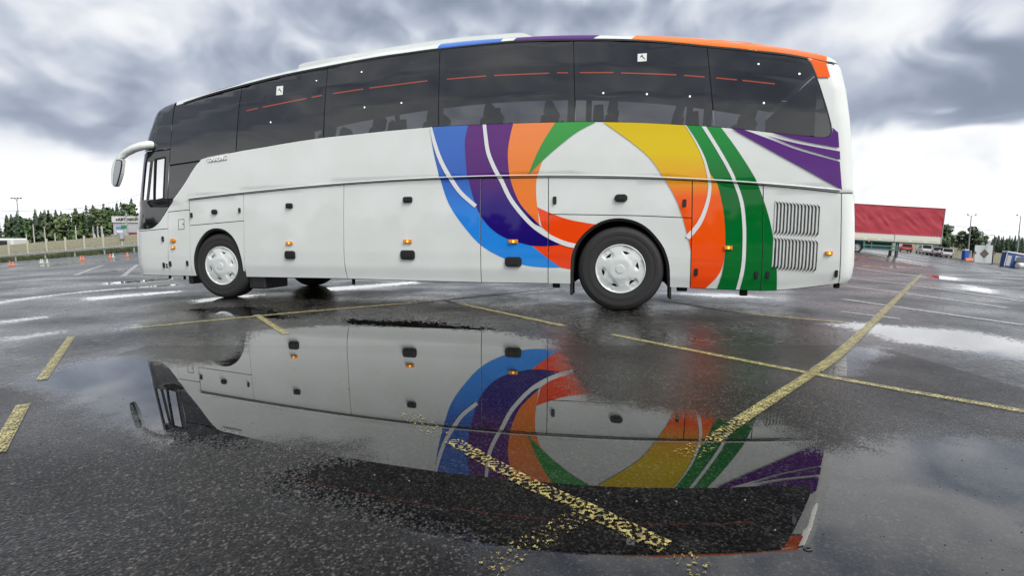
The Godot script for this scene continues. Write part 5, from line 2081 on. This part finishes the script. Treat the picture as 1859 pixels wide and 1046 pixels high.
func make_trailer() -> void:
	var o := thing("semi_trailer", "red tarpaulin semi trailer with cream side boards parked without a truck", "trailer", Vector3(28.63, -0.02, -42.75))
	o.rotation = Vector3(0, 0.0, -0.055)
	# local x from -4.2 (left, hidden) to 7.05 (right end); floor at y 1.0
	var mb := MB.new()
	var nz := noise(91, 0.55, FastNoiseLite.TYPE_SIMPLEX_SMOOTH, 4)
	var rows := []
	for i in 23:
		var y := lerpf(1.58, 3.95, i / 22.0)
		var row := []
		for k in 91:
			var x := lerpf(-4.2, 7.0, k / 90.0)
			var slack := sin(PI * i / 22.0)
			var fold := nz.get_noise_2d(x * 1.1 + y * 0.9, y * 1.3 - x * 0.5)
			var crease := 1.0 - absf(nz.get_noise_2d(x * 0.9 + y * 0.9 + 40.0, (y - x * 0.3) * 0.35)) * 3.0
			row.append(Vector3(x, y, 1.25 + slack * (fold * 0.03 + maxf(crease, 0.0) * 0.05) - 0.02 * slack))
		rows.append(row)
	grid(mb, rows, Vector3(0, 0, 1))
	mb.box(Vector3(1.4, 2.76, -0.05), Vector3(11.2, 2.36, 2.5), 0.02)
	put("tarpaulin", mb, M.tarp_red, o)
	var tp := MB.new()
	tp.box(Vector3(1.4, 3.955, 0), Vector3(11.24, 0.05, 2.56), 0.01)
	put("tarpaulin_roof", tp, M.tarp_red, o)
	# three side boards with ochre dashes, posts between
	for d in [[-4.2, -0.6], [-0.52, 3.06], [3.14, 6.95]]:
		var b := part_box("side_board", o, Vector3((d[0] + d[1]) / 2, 1.30, 1.27), Vector3(d[1] - d[0], 0.55, 0.05), M.board_cream, 0.015)
		var n := 3
		for i in n:
			var w: float = (d[1] - d[0]) / n
			part_box("board_stripe", b, Vector3(d[0] + w * (i + 0.5), 1.16, 1.298), Vector3(w * 0.75, 0.045, 0.008), M.stripe_ochre)
	for x in [-0.56, 3.1, 6.98]:
		part_box("board_post", o, Vector3(x, 1.33, 1.28), Vector3(0.08, 0.66, 0.08), M.galvanised, 0.01)
	for i in 46:
		part_box("lacing", o, Vector3(-4.1 + i * 0.24, 1.615, 1.285), Vector3(0.10, 0.07, 0.015), M.cone_white, 0.0, Basis(Vector3(0, 0, 1), 0.35))
	# teal frame
	part_box("chassis_beam", o, Vector3(1.4, 0.97, 1.2), Vector3(11.2, 0.10, 0.08), M.frame_teal, 0.01)
	part_box("chassis_beam", o, Vector3(-0.4, 0.80, 0.45), Vector3(7.6, 0.34, 0.16), M.frame_teal, 0.01)
	part_box("side_guard", o, Vector3(2.05, 0.33, 1.2), Vector3(2.9, 0.12, 0.06), M.frame_teal, 0.01)
	part_box("side_guard", o, Vector3(2.05, 0.62, 1.2), Vector3(2.9, 0.10, 0.06), M.frame_teal, 0.01)
	for x in [0.72, 1.3, 3.0, 3.45]:
		part_box("guard_bracket", o, Vector3(x, 0.58, 1.19), Vector3(0.09, 0.62, 0.06), M.frame_teal, 0.01)
	part_box("tool_box", o, Vector3(2.0, 0.5, 0.8), Vector3(2.2, 0.34, 0.5), M.lamp_dark, 0.02)
	part_box("mudguard", o, Vector3(0.62, 0.72, 1.0), Vector3(0.08, 0.5, 0.5), M.frame_teal, 0.02)
	for x in [-2.7, -1.25, 0.2]:
		for z in [0.95, -0.95]:
			wheel_at(o, Vector3(x, 0.42, z), 0.5, 0.34, M.grey_pole if z > 0 else M.lamp_dark)
	for d in [[3.62, 1.0], [4.3, -0.6]]:
		part_box("landing_leg", o, Vector3(d[0], 0.32, d[1]), Vector3(0.20, 1.35, 0.16), M.lamp_dark, 0.02)
		part_box("landing_foot", o, Vector3(d[0], -0.40, d[1]), Vector3(0.34, 0.10, 0.34), M.lamp_dark, 0.02)
	part_box("marker_light", o, Vector3(1.0, 0.93, 1.26), Vector3(0.12, 0.10, 0.05), M.amber, 0.01)
	part_box("end_frame", o, Vector3(7.02, 2.5, 0), Vector3(0.06, 2.95, 2.56), M.grey_pole, 0.01)


func make_car(called: String, label: String, cat: String, at: Vector2, w: float, h: float, len_: float, paint: Material, spare: bool) -> void:
	# seen mostly from behind: the rear faces the camera (+z)
	var o := thing(called, label, cat, on_ground(at.x, at.y), "vehicles parked along the right fence")
	o.rotation.y = -0.5
	o.rotation.z = -0.10
	var turn := Transform3D(Basis(Vector3(0, 0, 1), Vector3(0, 1, 0), Vector3(-1, 0, 0)), Vector3.ZERO)
	var b := h * 0.56
	var body := MB.new()
	body.prism(PackedVector2Array([Vector2(-len_ / 2, 0.32), Vector2(len_ / 2, 0.30), Vector2(len_ / 2 + 0.02, b * 0.8), Vector2(len_ / 2 - 0.06, b), Vector2(-len_ * 0.28, b), Vector2(-len_ / 2 + 0.05, b * 0.82)]), -w / 2, w / 2, turn)
	put("body", body, paint, o)
	var cabin := MB.new()
	var c0 := [Vector3(-w / 2 + 0.04, b, len_ / 2 - 0.07), Vector3(w / 2 - 0.04, b, len_ / 2 - 0.07), Vector3(w / 2 - 0.04, b, -len_ * 0.27), Vector3(-w / 2 + 0.04, b, -len_ * 0.27)]
	var c1 := [Vector3(-w / 2 + 0.16, h, len_ / 2 - 0.32), Vector3(w / 2 - 0.16, h, len_ / 2 - 0.32), Vector3(w / 2 - 0.16, h, -len_ * 0.08), Vector3(-w / 2 + 0.16, h, -len_ * 0.08)]
	for i in 4:
		var k := (i + 1) % 4
		cabin.quad(c0[i], c0[k], c1[k], c1[i], [Vector3(0, 0, 1), Vector3(1, 0, 0), Vector3(0, 0, -1), Vector3(-1, 0, 0)][i])
	cabin.quad(c1[0], c1[1], c1[2], c1[3], Vector3.UP)
	put("roof", cabin, paint, o)
	var rg := MB.new()
	var e := Vector3(0, 0, 0.012)
	rg.quad((c0[0] as Vector3).lerp(c1[0], 0.12) + e + Vector3(0.1, 0, 0), (c0[1] as Vector3).lerp(c1[1], 0.12) + e - Vector3(0.1, 0, 0), (c0[1] as Vector3).lerp(c1[1], 0.9) + e - Vector3(0.08, 0, 0), (c0[0] as Vector3).lerp(c1[0], 0.9) + e + Vector3(0.08, 0, 0), Vector3(0, 0, 1))
	put("rear_window", rg, M.car_glass, o)
	for s in [[1, 2, 0.012], [0, 3, -0.012]]:
		var sg := MB.new()
		var f := Vector3(s[2], 0, 0)
		var p: Vector3 = (c0[s[0]] as Vector3).lerp(c1[s[0]], 0.14) + f
		var q: Vector3 = (c0[s[1]] as Vector3).lerp(c1[s[1]], 0.14) + f
		var q2: Vector3 = (c0[s[1]] as Vector3).lerp(c1[s[1]], 0.88) + f
		var p2: Vector3 = (c0[s[0]] as Vector3).lerp(c1[s[0]], 0.88) + f
		sg.quad(p.lerp(q, 0.06), p.lerp(q, 0.95), p2.lerp(q2, 0.95), p2.lerp(q2, 0.06), Vector3(s[2], 0, 0))
		put("side_window", sg, M.car_glass, o)
	for s in [-1.0, 1.0]:
		part_box("tail_lamp", o, Vector3(s * (w / 2 - 0.1), b * 0.82, len_ / 2 + 0.01), Vector3(0.16, 0.30, 0.05), M.red_lens, 0.015)
		for z in [len_ * 0.31, -len_ * 0.31]:
			var n := MB.new()
			n.lathe([Vector2(0, 0.1), Vector2(0.2, 0.1), Vector2(0.30, 0.08), Vector2(0.33, 0), Vector2(0.3, -0.1), Vector2(0, -0.1)], 16, Transform3D(Basis(Vector3.UP, PI / 2), Vector3(s * (w / 2 - 0.08), 0.33, z)))
			put("wheel", n, M.tyre, o)
	part_box("bumper", o, Vector3(0, 0.46, len_ / 2 + 0.03), Vector3(w * 0.96, 0.2, 0.12), M.lamp_dark, 0.04)
	part_box("number_plate", o, Vector3(0, b * 0.66, len_ / 2 + 0.03), Vector3(0.5, 0.12, 0.02), M.cone_white)
	if spare:
		var t := MB.new()
		t.lathe([Vector2(0, 0.12), Vector2(0.14, 0.12), Vector2(0.3, 0.1), Vector2(0.34, 0), Vector2(0.3, -0.1), Vector2(0, -0.1)], 18, Transform3D(Basis.IDENTITY, Vector3(0.2, b * 0.92, len_ / 2 + 0.14)))
		put("spare_wheel", t, M.car_white, o)


func make_trees_behind() -> void:
	# the wood that closes the car park behind the photographer; it shows only in the coach's glass and paint
	var r := RandomNumberGenerator.new()
	r.seed = 404
	var mm := MultiMesh.new()
	mm.transform_format = MultiMesh.TRANSFORM_3D
	mm.mesh = leafy(8.0, 1.9, 210, Color(0.045, 0.075, 0.026))[0]
	mm.mesh.surface_set_material(0, M.foliage)
	mm.instance_count = 150
	for i in 150:
		var g := lerpf(-1.9, 1.9, i / 149.0) + r.randf_range(-0.02, 0.02)
		var d := 66.0 + r.randf_range(-5.0, 9.0)
		var s := r.randf_range(0.55, 0.95)
		mm.set_instance_transform(i, Transform3D(Basis(Vector3.UP, r.randf() * TAU).scaled(Vector3(s * 1.2, s, s * 1.2)), on_ground(sin(g) * d, cos(g) * d)))
	# the forest belt goes on behind the coach, between the left and the right background
	var m2 := MultiMesh.new()
	m2.transform_format = MultiMesh.TRANSFORM_3D
	m2.mesh = spruce(10.0, 109)[0]
	m2.mesh.surface_set_material(0, M.foliage)
	m2.instance_count = 110
	for i in 110:
		var x := lerpf(-72.0, 84.0, i / 109.0) + r.randf_range(-1.0, 1.0)
		var z := -r.randf_range(122.0, 140.0)
		m2.set_instance_transform(i, Transform3D(Basis(Vector3.UP, r.randf() * TAU).scaled(Vector3.ONE * r.randf_range(0.55, 0.8)), on_ground(x, z)))
	var o2 := MultiMeshInstance3D.new()
	o2.multimesh = m2
	add_named(o2, "forest", self)
	tag(o2, "far dark spruce forest hidden behind the white coach", "forest")
	kind(o2, "stuff")
	var o := MultiMeshInstance3D.new()
	o.multimesh = mm
	add_named(o, "woodland", self)
	tag(o, "belt of leafy woodland closing the far side of the car park", "woodland")
	kind(o, "stuff")


func make_small_things() -> void:
	var ring := MB.new()
	var pts := []
	for k in 17:
		var g := TAU * k / 16
		pts.append(Vector3(cos(g) * 0.011, 0, sin(g) * 0.009))
	ring.tube(pts, radii(17, 0.002), 6)
	var o := put("ring_washer", ring, M.lamp_dark)
	o.position = Vector3(0.884, 0.0, -1.404) + Vector3(0, 0.003, 0)
	tag(o, "small metal ring lying on the wet asphalt in the foreground", "ring")
	# loose pebbles lying in the shallow water
	var r := RandomNumberGenerator.new()
	r.seed = 99
	var mm := MultiMesh.new()
	mm.transform_format = MultiMesh.TRANSFORM_3D
	mm.use_colors = true
	var sm := SphereMesh.new()
	sm.radius = 0.5; sm.height = 0.8; sm.radial_segments = 6; sm.rings = 3
	var pm := StandardMaterial3D.new()
	pm.resource_name = "pebble"
	pm.vertex_color_use_as_albedo = true
	pm.roughness = 0.55
	sm.material = pm
	mm.mesh = sm
	mm.instance_count = 1500
	for i in 1500:
		var z := -1.25 - 4.2 * pow(r.randf(), 1.3)
		var x := r.randf_range(-1.05, 1.05) * (-z * 1.04)
		var s := 0.0022 + 0.0032 * pow(r.randf(), 4.0)
		mm.set_instance_transform(i, Transform3D(Basis(Vector3.UP, r.randf() * 6.0).scaled(Vector3(s * 1.3, s * 0.8, s)), Vector3(x, s * 0.15, z)))
		var g := 0.015 + 0.14 * pow(r.randf(), 2.5)
		mm.set_instance_color(i, Color(g, g * 0.98, g * 0.92))
	var pe := MultiMeshInstance3D.new()
	pe.multimesh = mm
	add_named(pe, "pebbles", self)
	tag(pe, "small loose pebbles scattered over the wet asphalt in front", "pebbles")
	kind(pe, "stuff")



func coach_panels() -> Array:
	return [
		["front_corner", "bumper_corner", [["l", [-5.240, 1.107, -5.128, 1.076]], ["l", [-5.147, 0.802, -5.188, 0.498, -5.197, 0.341]], ["l", [-5.243, 0.337, -5.264, 0.514, -5.257, 0.856, -5.240, 1.107]]]],
		["door_low", "body_panel", [["l", [-5.128, 1.076, -4.556, 1.114]], ["l", [-4.576, 0.804, -4.603, 0.506, -4.598, 0.347]], ["l", [-4.599, 0.345, -5.196, 0.343]], ["l", [-5.197, 0.341, -5.188, 0.498, -5.147, 0.802, -5.128, 1.076]]]],
		["fuel", "body_panel", [["l", [-4.532, 1.382, -4.119, 1.411]], ["l", [-4.136, 0.968, -4.157, 0.511, -4.160, 0.348]], ["l", [-4.161, 0.345, -4.172, 0.345, -4.599, 0.345]], ["l", [-4.598, 0.347, -4.603, 0.506, -4.576, 0.804, -4.556, 1.114]]]],
		["hatch_f", "hatch_door", [["l", [-4.095, 1.563, -3.073, 1.639]], ["l", [-3.096, 1.227, -4.122, 1.161]]]],
		["arch_f", "wheel_arch_panel", [["l", [-4.122, 1.161, -3.096, 1.227]], ["l", [-3.112, 0.894, -3.133, 0.520, -3.131, 0.347]], ["s", [-3.183, 0.351, -3.171, 0.488, -3.182, 0.627, -3.227, 0.817, -3.322, 0.980, -3.458, 1.080, -3.619, 1.111, -3.764, 1.080, -3.898, 0.981, -4.022, 0.814, -4.085, 0.619, -4.091, 0.467, -4.085, 0.346]], ["l", [-4.161, 0.346]], ["l", [-4.157, 0.511, -4.136, 0.968]]]],
		["lug1", "luggage_door", [["l", [-3.073, 1.639, -2.169, 1.695, -1.335, 1.736]], ["l", [-1.360, 1.270, -1.368, 0.896, -1.374, 0.618, -1.350, 0.349]], ["l", [-1.354, 0.351, -1.400, 0.352, -3.132, 0.347]], ["l", [-3.131, 0.347, -3.133, 0.520, -3.112, 0.894, -3.096, 1.227]]]],
		["lug2", "luggage_door", [["l", [-1.335, 1.736, -1.333, 1.736, -0.584, 1.762, 0.006, 1.772, 0.759, 1.764]], ["l", [0.747, 1.267, 0.744, 0.821, 0.741, 0.336]], ["l", [0.740, 0.336, -0.037, 0.339, -1.349, 0.351]], ["l", [-1.350, 0.349, -1.374, 0.618, -1.368, 0.896, -1.360, 1.270]]]],
		["lug3", "luggage_door", [["l", [0.759, 1.764, 0.762, 1.764, 1.685, 1.749]], ["l", [1.691, 1.270, 1.690, 0.824, 1.685, 0.340]], ["l", [1.685, 0.340, 0.741, 0.336]], ["l", [0.741, 0.336, 0.744, 0.821, 0.747, 1.267]]]],
		["hatch_r", "hatch_door", [["l", [1.685, 1.749, 2.365, 1.725, 2.976, 1.696, 3.484, 1.661, 3.486, 1.661]], ["l", [3.498, 1.201, 2.859, 1.237, 2.302, 1.254, 1.691, 1.270]]]],
		["arch_r", "wheel_arch_panel", [["l", [1.691, 1.270, 2.302, 1.254, 2.859, 1.237, 3.498, 1.201]], ["l", [3.500, 0.762, 3.508, 0.319]], ["l", [3.264, 0.322]], ["s", [3.260, 0.324, 3.254, 0.444, 3.241, 0.606, 3.196, 0.760, 3.137, 0.878, 2.990, 1.053, 2.818, 1.162, 2.605, 1.204, 2.392, 1.166, 2.218, 1.057, 2.082, 0.906, 2.010, 0.738, 1.994, 0.569, 1.992, 0.341]], ["l", [1.685, 0.340]], ["l", [1.690, 0.824]]]],
		["panel_r", "side_door", [["l", [3.486, 1.661, 3.893, 1.623, 4.296, 1.582]], ["l", [4.312, 1.166, 4.323, 0.762, 4.331, 0.304]], ["l", [4.331, 0.304, 4.328, 0.304, 3.821, 0.313, 3.508, 0.319]], ["l", [3.508, 0.319, 3.500, 0.762, 3.498, 1.201]]]],
		["engine", "engine_door", [["l", [4.296, 1.582, 4.747, 1.527, 5.137, 1.470]], ["l", [5.152, 1.158, 5.168, 0.768, 5.181, 0.410]], ["l", [5.181, 0.410, 5.179, 0.410, 4.866, 0.359, 4.699, 0.333, 4.511, 0.311, 4.331, 0.304]], ["l", [4.331, 0.304, 4.323, 0.762, 4.312, 1.166]]]],
		["rear_corner", "bumper_corner", [["l", [5.137, 1.470, 5.318, 1.477]], ["l", [5.336, 1.160, 5.354, 0.900, 5.362, 0.638, 5.348, 0.472, 5.290, 0.397]], ["l", [5.181, 0.410]], ["l", [5.168, 0.768, 5.152, 1.158]]]],
		["upper", "upper_side_panel", [["l", [5.137, 1.470, 4.747, 1.527, 4.296, 1.582, 3.893, 1.623, 3.484, 1.661, 2.976, 1.696, 2.365, 1.725, 1.685, 1.749, 0.762, 1.764, 0.006, 1.772, -0.584, 1.762, -1.333, 1.736, -2.169, 1.695, -3.073, 1.639, -4.095, 1.563]], ["l", [-4.119, 1.411, -4.532, 1.382, -4.556, 1.114, -5.128, 1.076, -5.240, 1.107]], ["s", [-5.222, 1.106, -5.001, 1.110, -4.864, 1.131, -4.746, 1.202, -4.637, 1.312, -4.515, 1.452, -4.346, 1.624, -4.162, 1.820, -4.007, 2.014, -3.886, 2.147, -3.801, 2.202, -3.730, 2.218]], ["s", [-3.069, 2.298, -2.691, 2.334, -2.189, 2.385, -1.657, 2.426, -1.091, 2.452, -0.587, 2.473, 0.141, 2.492, 0.865, 2.484, 1.470, 2.471, 2.032, 2.453, 2.297, 2.438, 2.831, 2.399, 3.398, 2.339, 3.718, 2.301, 3.869, 2.282, 4.178, 2.234, 4.469, 2.182, 4.718, 2.142]], ["s", [4.926, 2.117, 4.973, 2.128, 4.995, 2.156, 4.999, 2.197, 4.988, 2.270]], ["s", [4.937, 2.462, 4.879, 2.659, 4.831, 2.811, 4.776, 2.965, 4.749, 3.012, 4.708, 3.062]], ["l", [4.919, 2.997, 5.082, 2.976]], ["l", [5.118, 2.935, 5.181, 2.670, 5.231, 2.301, 5.271, 1.899, 5.309, 1.476]]]],
		["cant", "roof_edge_panel", [["s", [-4.348, 3.069, -4.206, 3.095, -3.674, 3.208, -3.107, 3.293, -2.357, 3.392, -1.608, 3.453, -0.843, 3.514, -0.340, 3.536, 0.146, 3.554, 1.047, 3.565, 1.541, 3.548, 1.983, 3.514, 2.398, 3.476, 2.809, 3.429, 3.207, 3.362, 3.615, 3.284, 4.035, 3.209, 4.451, 3.128, 4.708, 3.062]], ["l", [4.919, 3.004, 5.085, 2.985]], ["l", [5.061, 3.045]], ["s", [4.960, 3.085, 4.503, 3.289, 3.773, 3.451, 2.808, 3.535, 2.023, 3.598, 1.024, 3.653, 0.126, 3.682, -0.896, 3.619, -2.259, 3.577, -3.204, 3.352, -3.782, 3.256, -4.433, 3.164]]]],
	]


func coach_bands() -> Array:
	return [
		["blue", [["s", [0.051, 2.504, 0.036, 2.389, 0.071, 2.154, 0.143, 1.858, 0.169, 1.762, 0.285, 1.435, 0.478, 1.149, 0.744, 0.862, 1.069, 0.681, 1.378, 0.584, 1.681, 0.558, 1.860, 0.562]], ["l", [1.681, 0.686]], ["s", [1.460, 0.853, 1.153, 0.935, 0.923, 1.064, 0.746, 1.267, 0.652, 1.489, 0.580, 1.750, 0.563, 1.817, 0.537, 2.115, 0.538, 2.320, 0.592, 2.524]]]],
		["scarlet", [["s", [1.539, 1.365, 1.718, 1.285, 1.972, 1.195, 2.339, 1.127]], ["l", [2.379, 0.899, 2.022, 0.533, 1.860, 0.562, 1.681, 0.686, 1.470, 0.853]], ["s", [1.681, 0.847, 1.799, 0.858, 1.880, 0.869]], ["l", [1.601, 1.101]]]],
		["orange", [["s", [1.219, 2.511, 1.165, 2.305, 1.136, 2.074, 1.157, 1.799, 1.164, 1.763, 1.225, 1.577, 1.317, 1.398, 1.479, 1.219, 1.601, 1.101]], ["l", [1.570, 1.120]], ["s", [1.570, 1.120, 1.539, 1.365, 1.522, 1.531, 1.526, 1.724, 1.558, 1.828, 1.607, 1.967]], ["l", [1.415, 1.782]], ["s", [1.478, 1.945, 1.595, 2.188, 1.767, 2.455, 1.777, 2.481]]]],
		["violet", [["s", [0.592, 2.524, 0.538, 2.320, 0.537, 2.115, 0.563, 1.817, 0.580, 1.750, 0.652, 1.489, 0.746, 1.267, 0.923, 1.064, 1.153, 0.935, 1.460, 0.853]], ["s", [1.576, 0.846, 1.681, 0.847, 1.799, 0.858, 1.880, 0.869]], ["s", [1.888, 0.891, 1.631, 1.015, 1.420, 1.178]], ["s", [1.601, 1.101, 1.479, 1.219, 1.317, 1.398, 1.225, 1.577, 1.164, 1.763, 1.157, 1.799, 1.136, 2.074, 1.165, 2.305, 1.219, 2.511]]]],
		["leaf", [["s", [1.415, 1.782, 1.478, 1.945, 1.595, 2.188, 1.767, 2.455, 1.777, 2.481]], ["l", [2.310, 2.451]], ["s", [2.300, 2.435, 2.057, 2.318, 1.790, 2.122, 1.616, 1.976, 1.519, 1.886, 1.415, 1.782]]]],
		["amber", [["s", [2.331, 2.464, 2.385, 2.427, 2.618, 2.253, 2.803, 2.107, 2.976, 1.946, 3.156, 1.688, 3.281, 1.476, 3.378, 1.236, 3.454, 0.978, 3.497, 0.757, 3.510, 0.320]], ["l", [3.511, 0.299, 3.691, 0.303]], ["s", [3.693, 0.324, 3.839, 0.503, 3.890, 0.705, 3.892, 0.941, 3.871, 1.212, 3.828, 1.428, 3.771, 1.627, 3.698, 1.720, 3.650, 1.844, 3.554, 2.058, 3.399, 2.319, 3.365, 2.374]]]],
		["green", [["s", [3.365, 2.374, 3.399, 2.319, 3.554, 2.058, 3.650, 1.844, 3.698, 1.720, 3.771, 1.627, 3.828, 1.428, 3.871, 1.212, 3.894, 0.941, 3.895, 0.705, 3.874, 0.503, 3.825, 0.306]], ["l", [4.081, 0.270]], ["s", [4.514, 0.295, 4.489, 0.584, 4.450, 0.854, 4.396, 1.119, 4.321, 1.366, 4.225, 1.613, 4.139, 1.772, 3.969, 2.041, 3.792, 2.292, 3.755, 2.340]]]],
		["white", [["s", [0.023, 2.508, 0.035, 2.400, 0.069, 2.245, 0.126, 2.082, 0.190, 1.941, 0.298, 1.756, 0.445, 1.558, 0.662, 1.372]], ["s", [0.699, 1.411, 0.488, 1.594, 0.352, 1.785, 0.244, 1.965, 0.180, 2.099, 0.122, 2.257, 0.075, 2.406, 0.047, 2.510]]]],
		["white", [["s", [0.778, 2.541, 0.794, 2.378, 0.837, 2.101, 0.942, 1.850, 1.016, 1.724, 1.159, 1.446, 1.399, 1.159, 1.615, 0.991, 1.877, 0.862, 2.056, 0.818]], ["s", [2.070, 0.877, 1.899, 0.919, 1.647, 1.040, 1.440, 1.198, 1.208, 1.476, 1.067, 1.748, 0.994, 1.872, 0.890, 2.112, 0.845, 2.382, 0.827, 2.542]]]],
		["white", [["s", [3.375, 2.344, 3.502, 2.129, 3.603, 1.905, 3.664, 1.665, 3.672, 1.524, 3.635, 1.331, 3.557, 1.140, 3.425, 0.975]], ["s", [3.472, 0.934, 3.602, 1.110, 3.677, 1.316, 3.710, 1.519, 3.698, 1.670, 3.629, 1.913, 3.518, 2.138, 3.383, 2.349]]]],
		["white", [["s", [3.542, 2.351, 3.577, 2.304, 3.726, 2.060, 3.879, 1.790, 3.961, 1.614, 4.041, 1.383, 4.080, 1.120, 4.093, 0.853, 4.088, 0.582, 4.048, 0.324, 4.035, 0.285]], ["s", [4.075, 0.268, 4.089, 0.313, 4.130, 0.576, 4.134, 0.852, 4.121, 1.122, 4.081, 1.392, 3.998, 1.627, 3.914, 1.809, 3.761, 2.080, 3.611, 2.327, 3.574, 2.377]]]],
		["purple", [["s", [3.900, 2.277, 4.392, 1.967, 4.756, 1.742, 5.131, 1.507]], ["s", [5.093, 1.831, 4.647, 1.985, 4.351, 2.117, 4.024, 2.261]]]],
		["purple", [["s", [4.298, 2.166, 4.645, 2.058, 5.089, 1.949]], ["s", [5.097, 1.853, 4.646, 2.016, 4.423, 2.112]]]],
		["purple", [["s", [4.239, 2.237, 4.643, 2.100, 5.081, 1.991]], ["l", [5.063, 2.166, 5.013, 2.214, 4.945, 2.272, 4.598, 2.226]]]],
		["tangerine", [["l", [4.691, 3.104, 4.919, 3.003, 4.969, 2.807, 4.807, 2.813]]]],
	]


func coach_roof_bands() -> Array:
	return [
		["blue", [["l", [0.105, 3.550, 0.115, 3.698, 1.024, 3.663, 1.003, 3.551]]]],
		["purple", [["l", [1.162, 3.555, 1.239, 3.664, 2.335, 3.586, 2.196, 3.486]]]],
		["tangerine", [["l", [2.687, 3.435, 2.787, 3.553, 3.776, 3.462, 4.509, 3.302, 4.935, 3.098, 4.958, 3.079, 4.930, 2.987, 4.451, 3.117, 3.615, 3.276]]]],
	]


func coach_glass() -> Array:
	return [
		["dark", [["s", [-4.465, 3.157, -4.628, 3.085, -4.819, 2.902, -4.937, 2.576, -5.008, 2.356]], ["l", [-4.427, 2.386, -4.393, 3.068]]]],
		["dark", [["s", [-4.381, 3.063, -4.206, 3.095, -3.674, 3.208, -3.107, 3.293, -3.101, 3.293]], ["l", [-3.185, 2.284]], ["s", [-3.190, 2.283, -3.716, 2.220]], ["l", [-3.865, 2.177, -4.449, 2.129]]]],
		["dark", [["l", [-4.452, 2.112, -3.873, 2.160]], ["s", [-3.886, 2.147, -4.007, 2.014, -4.162, 1.820, -4.346, 1.624, -4.521, 1.453]]]],
		["tint", [["s", [-3.101, 3.293, -2.357, 3.392, -1.608, 3.453, -1.604, 3.453]], ["l", [-1.657, 2.426]], ["s", [-1.666, 2.425, -2.189, 2.385, -2.691, 2.334, -3.069, 2.298, -3.178, 2.285]]]],
		["tint", [["s", [-1.604, 3.453, -0.843, 3.514, -0.340, 3.536, 0.146, 3.554]], ["l", [0.145, 2.492]], ["s", [0.136, 2.492, -0.587, 2.473, -1.091, 2.452, -1.648, 2.427]]]],
		["tint", [["s", [0.146, 3.554, 1.047, 3.565, 1.541, 3.548, 1.983, 3.514]], ["l", [2.032, 2.453]], ["s", [2.029, 2.453, 1.470, 2.471, 0.865, 2.484, 0.149, 2.492]]]],
		["tint", [["s", [1.983, 3.514, 2.398, 3.476, 2.809, 3.429, 3.207, 3.362, 3.615, 3.284]], ["l", [3.718, 2.301]], ["s", [3.712, 2.301, 3.398, 2.339, 2.831, 2.399, 2.297, 2.438, 2.036, 2.452]]]],
		["tint", [["s", [3.615, 3.284, 4.035, 3.209, 4.451, 3.128, 4.708, 3.062]], ["s", [4.749, 3.012, 4.776, 2.965, 4.831, 2.811, 4.879, 2.659, 4.937, 2.462, 4.988, 2.270]], ["s", [4.999, 2.197, 4.995, 2.156, 4.973, 2.128, 4.926, 2.117, 4.835, 2.125]], ["s", [4.805, 2.138, 4.718, 2.142, 4.469, 2.182, 4.178, 2.234, 3.869, 2.282, 3.724, 2.300]]]],
	]
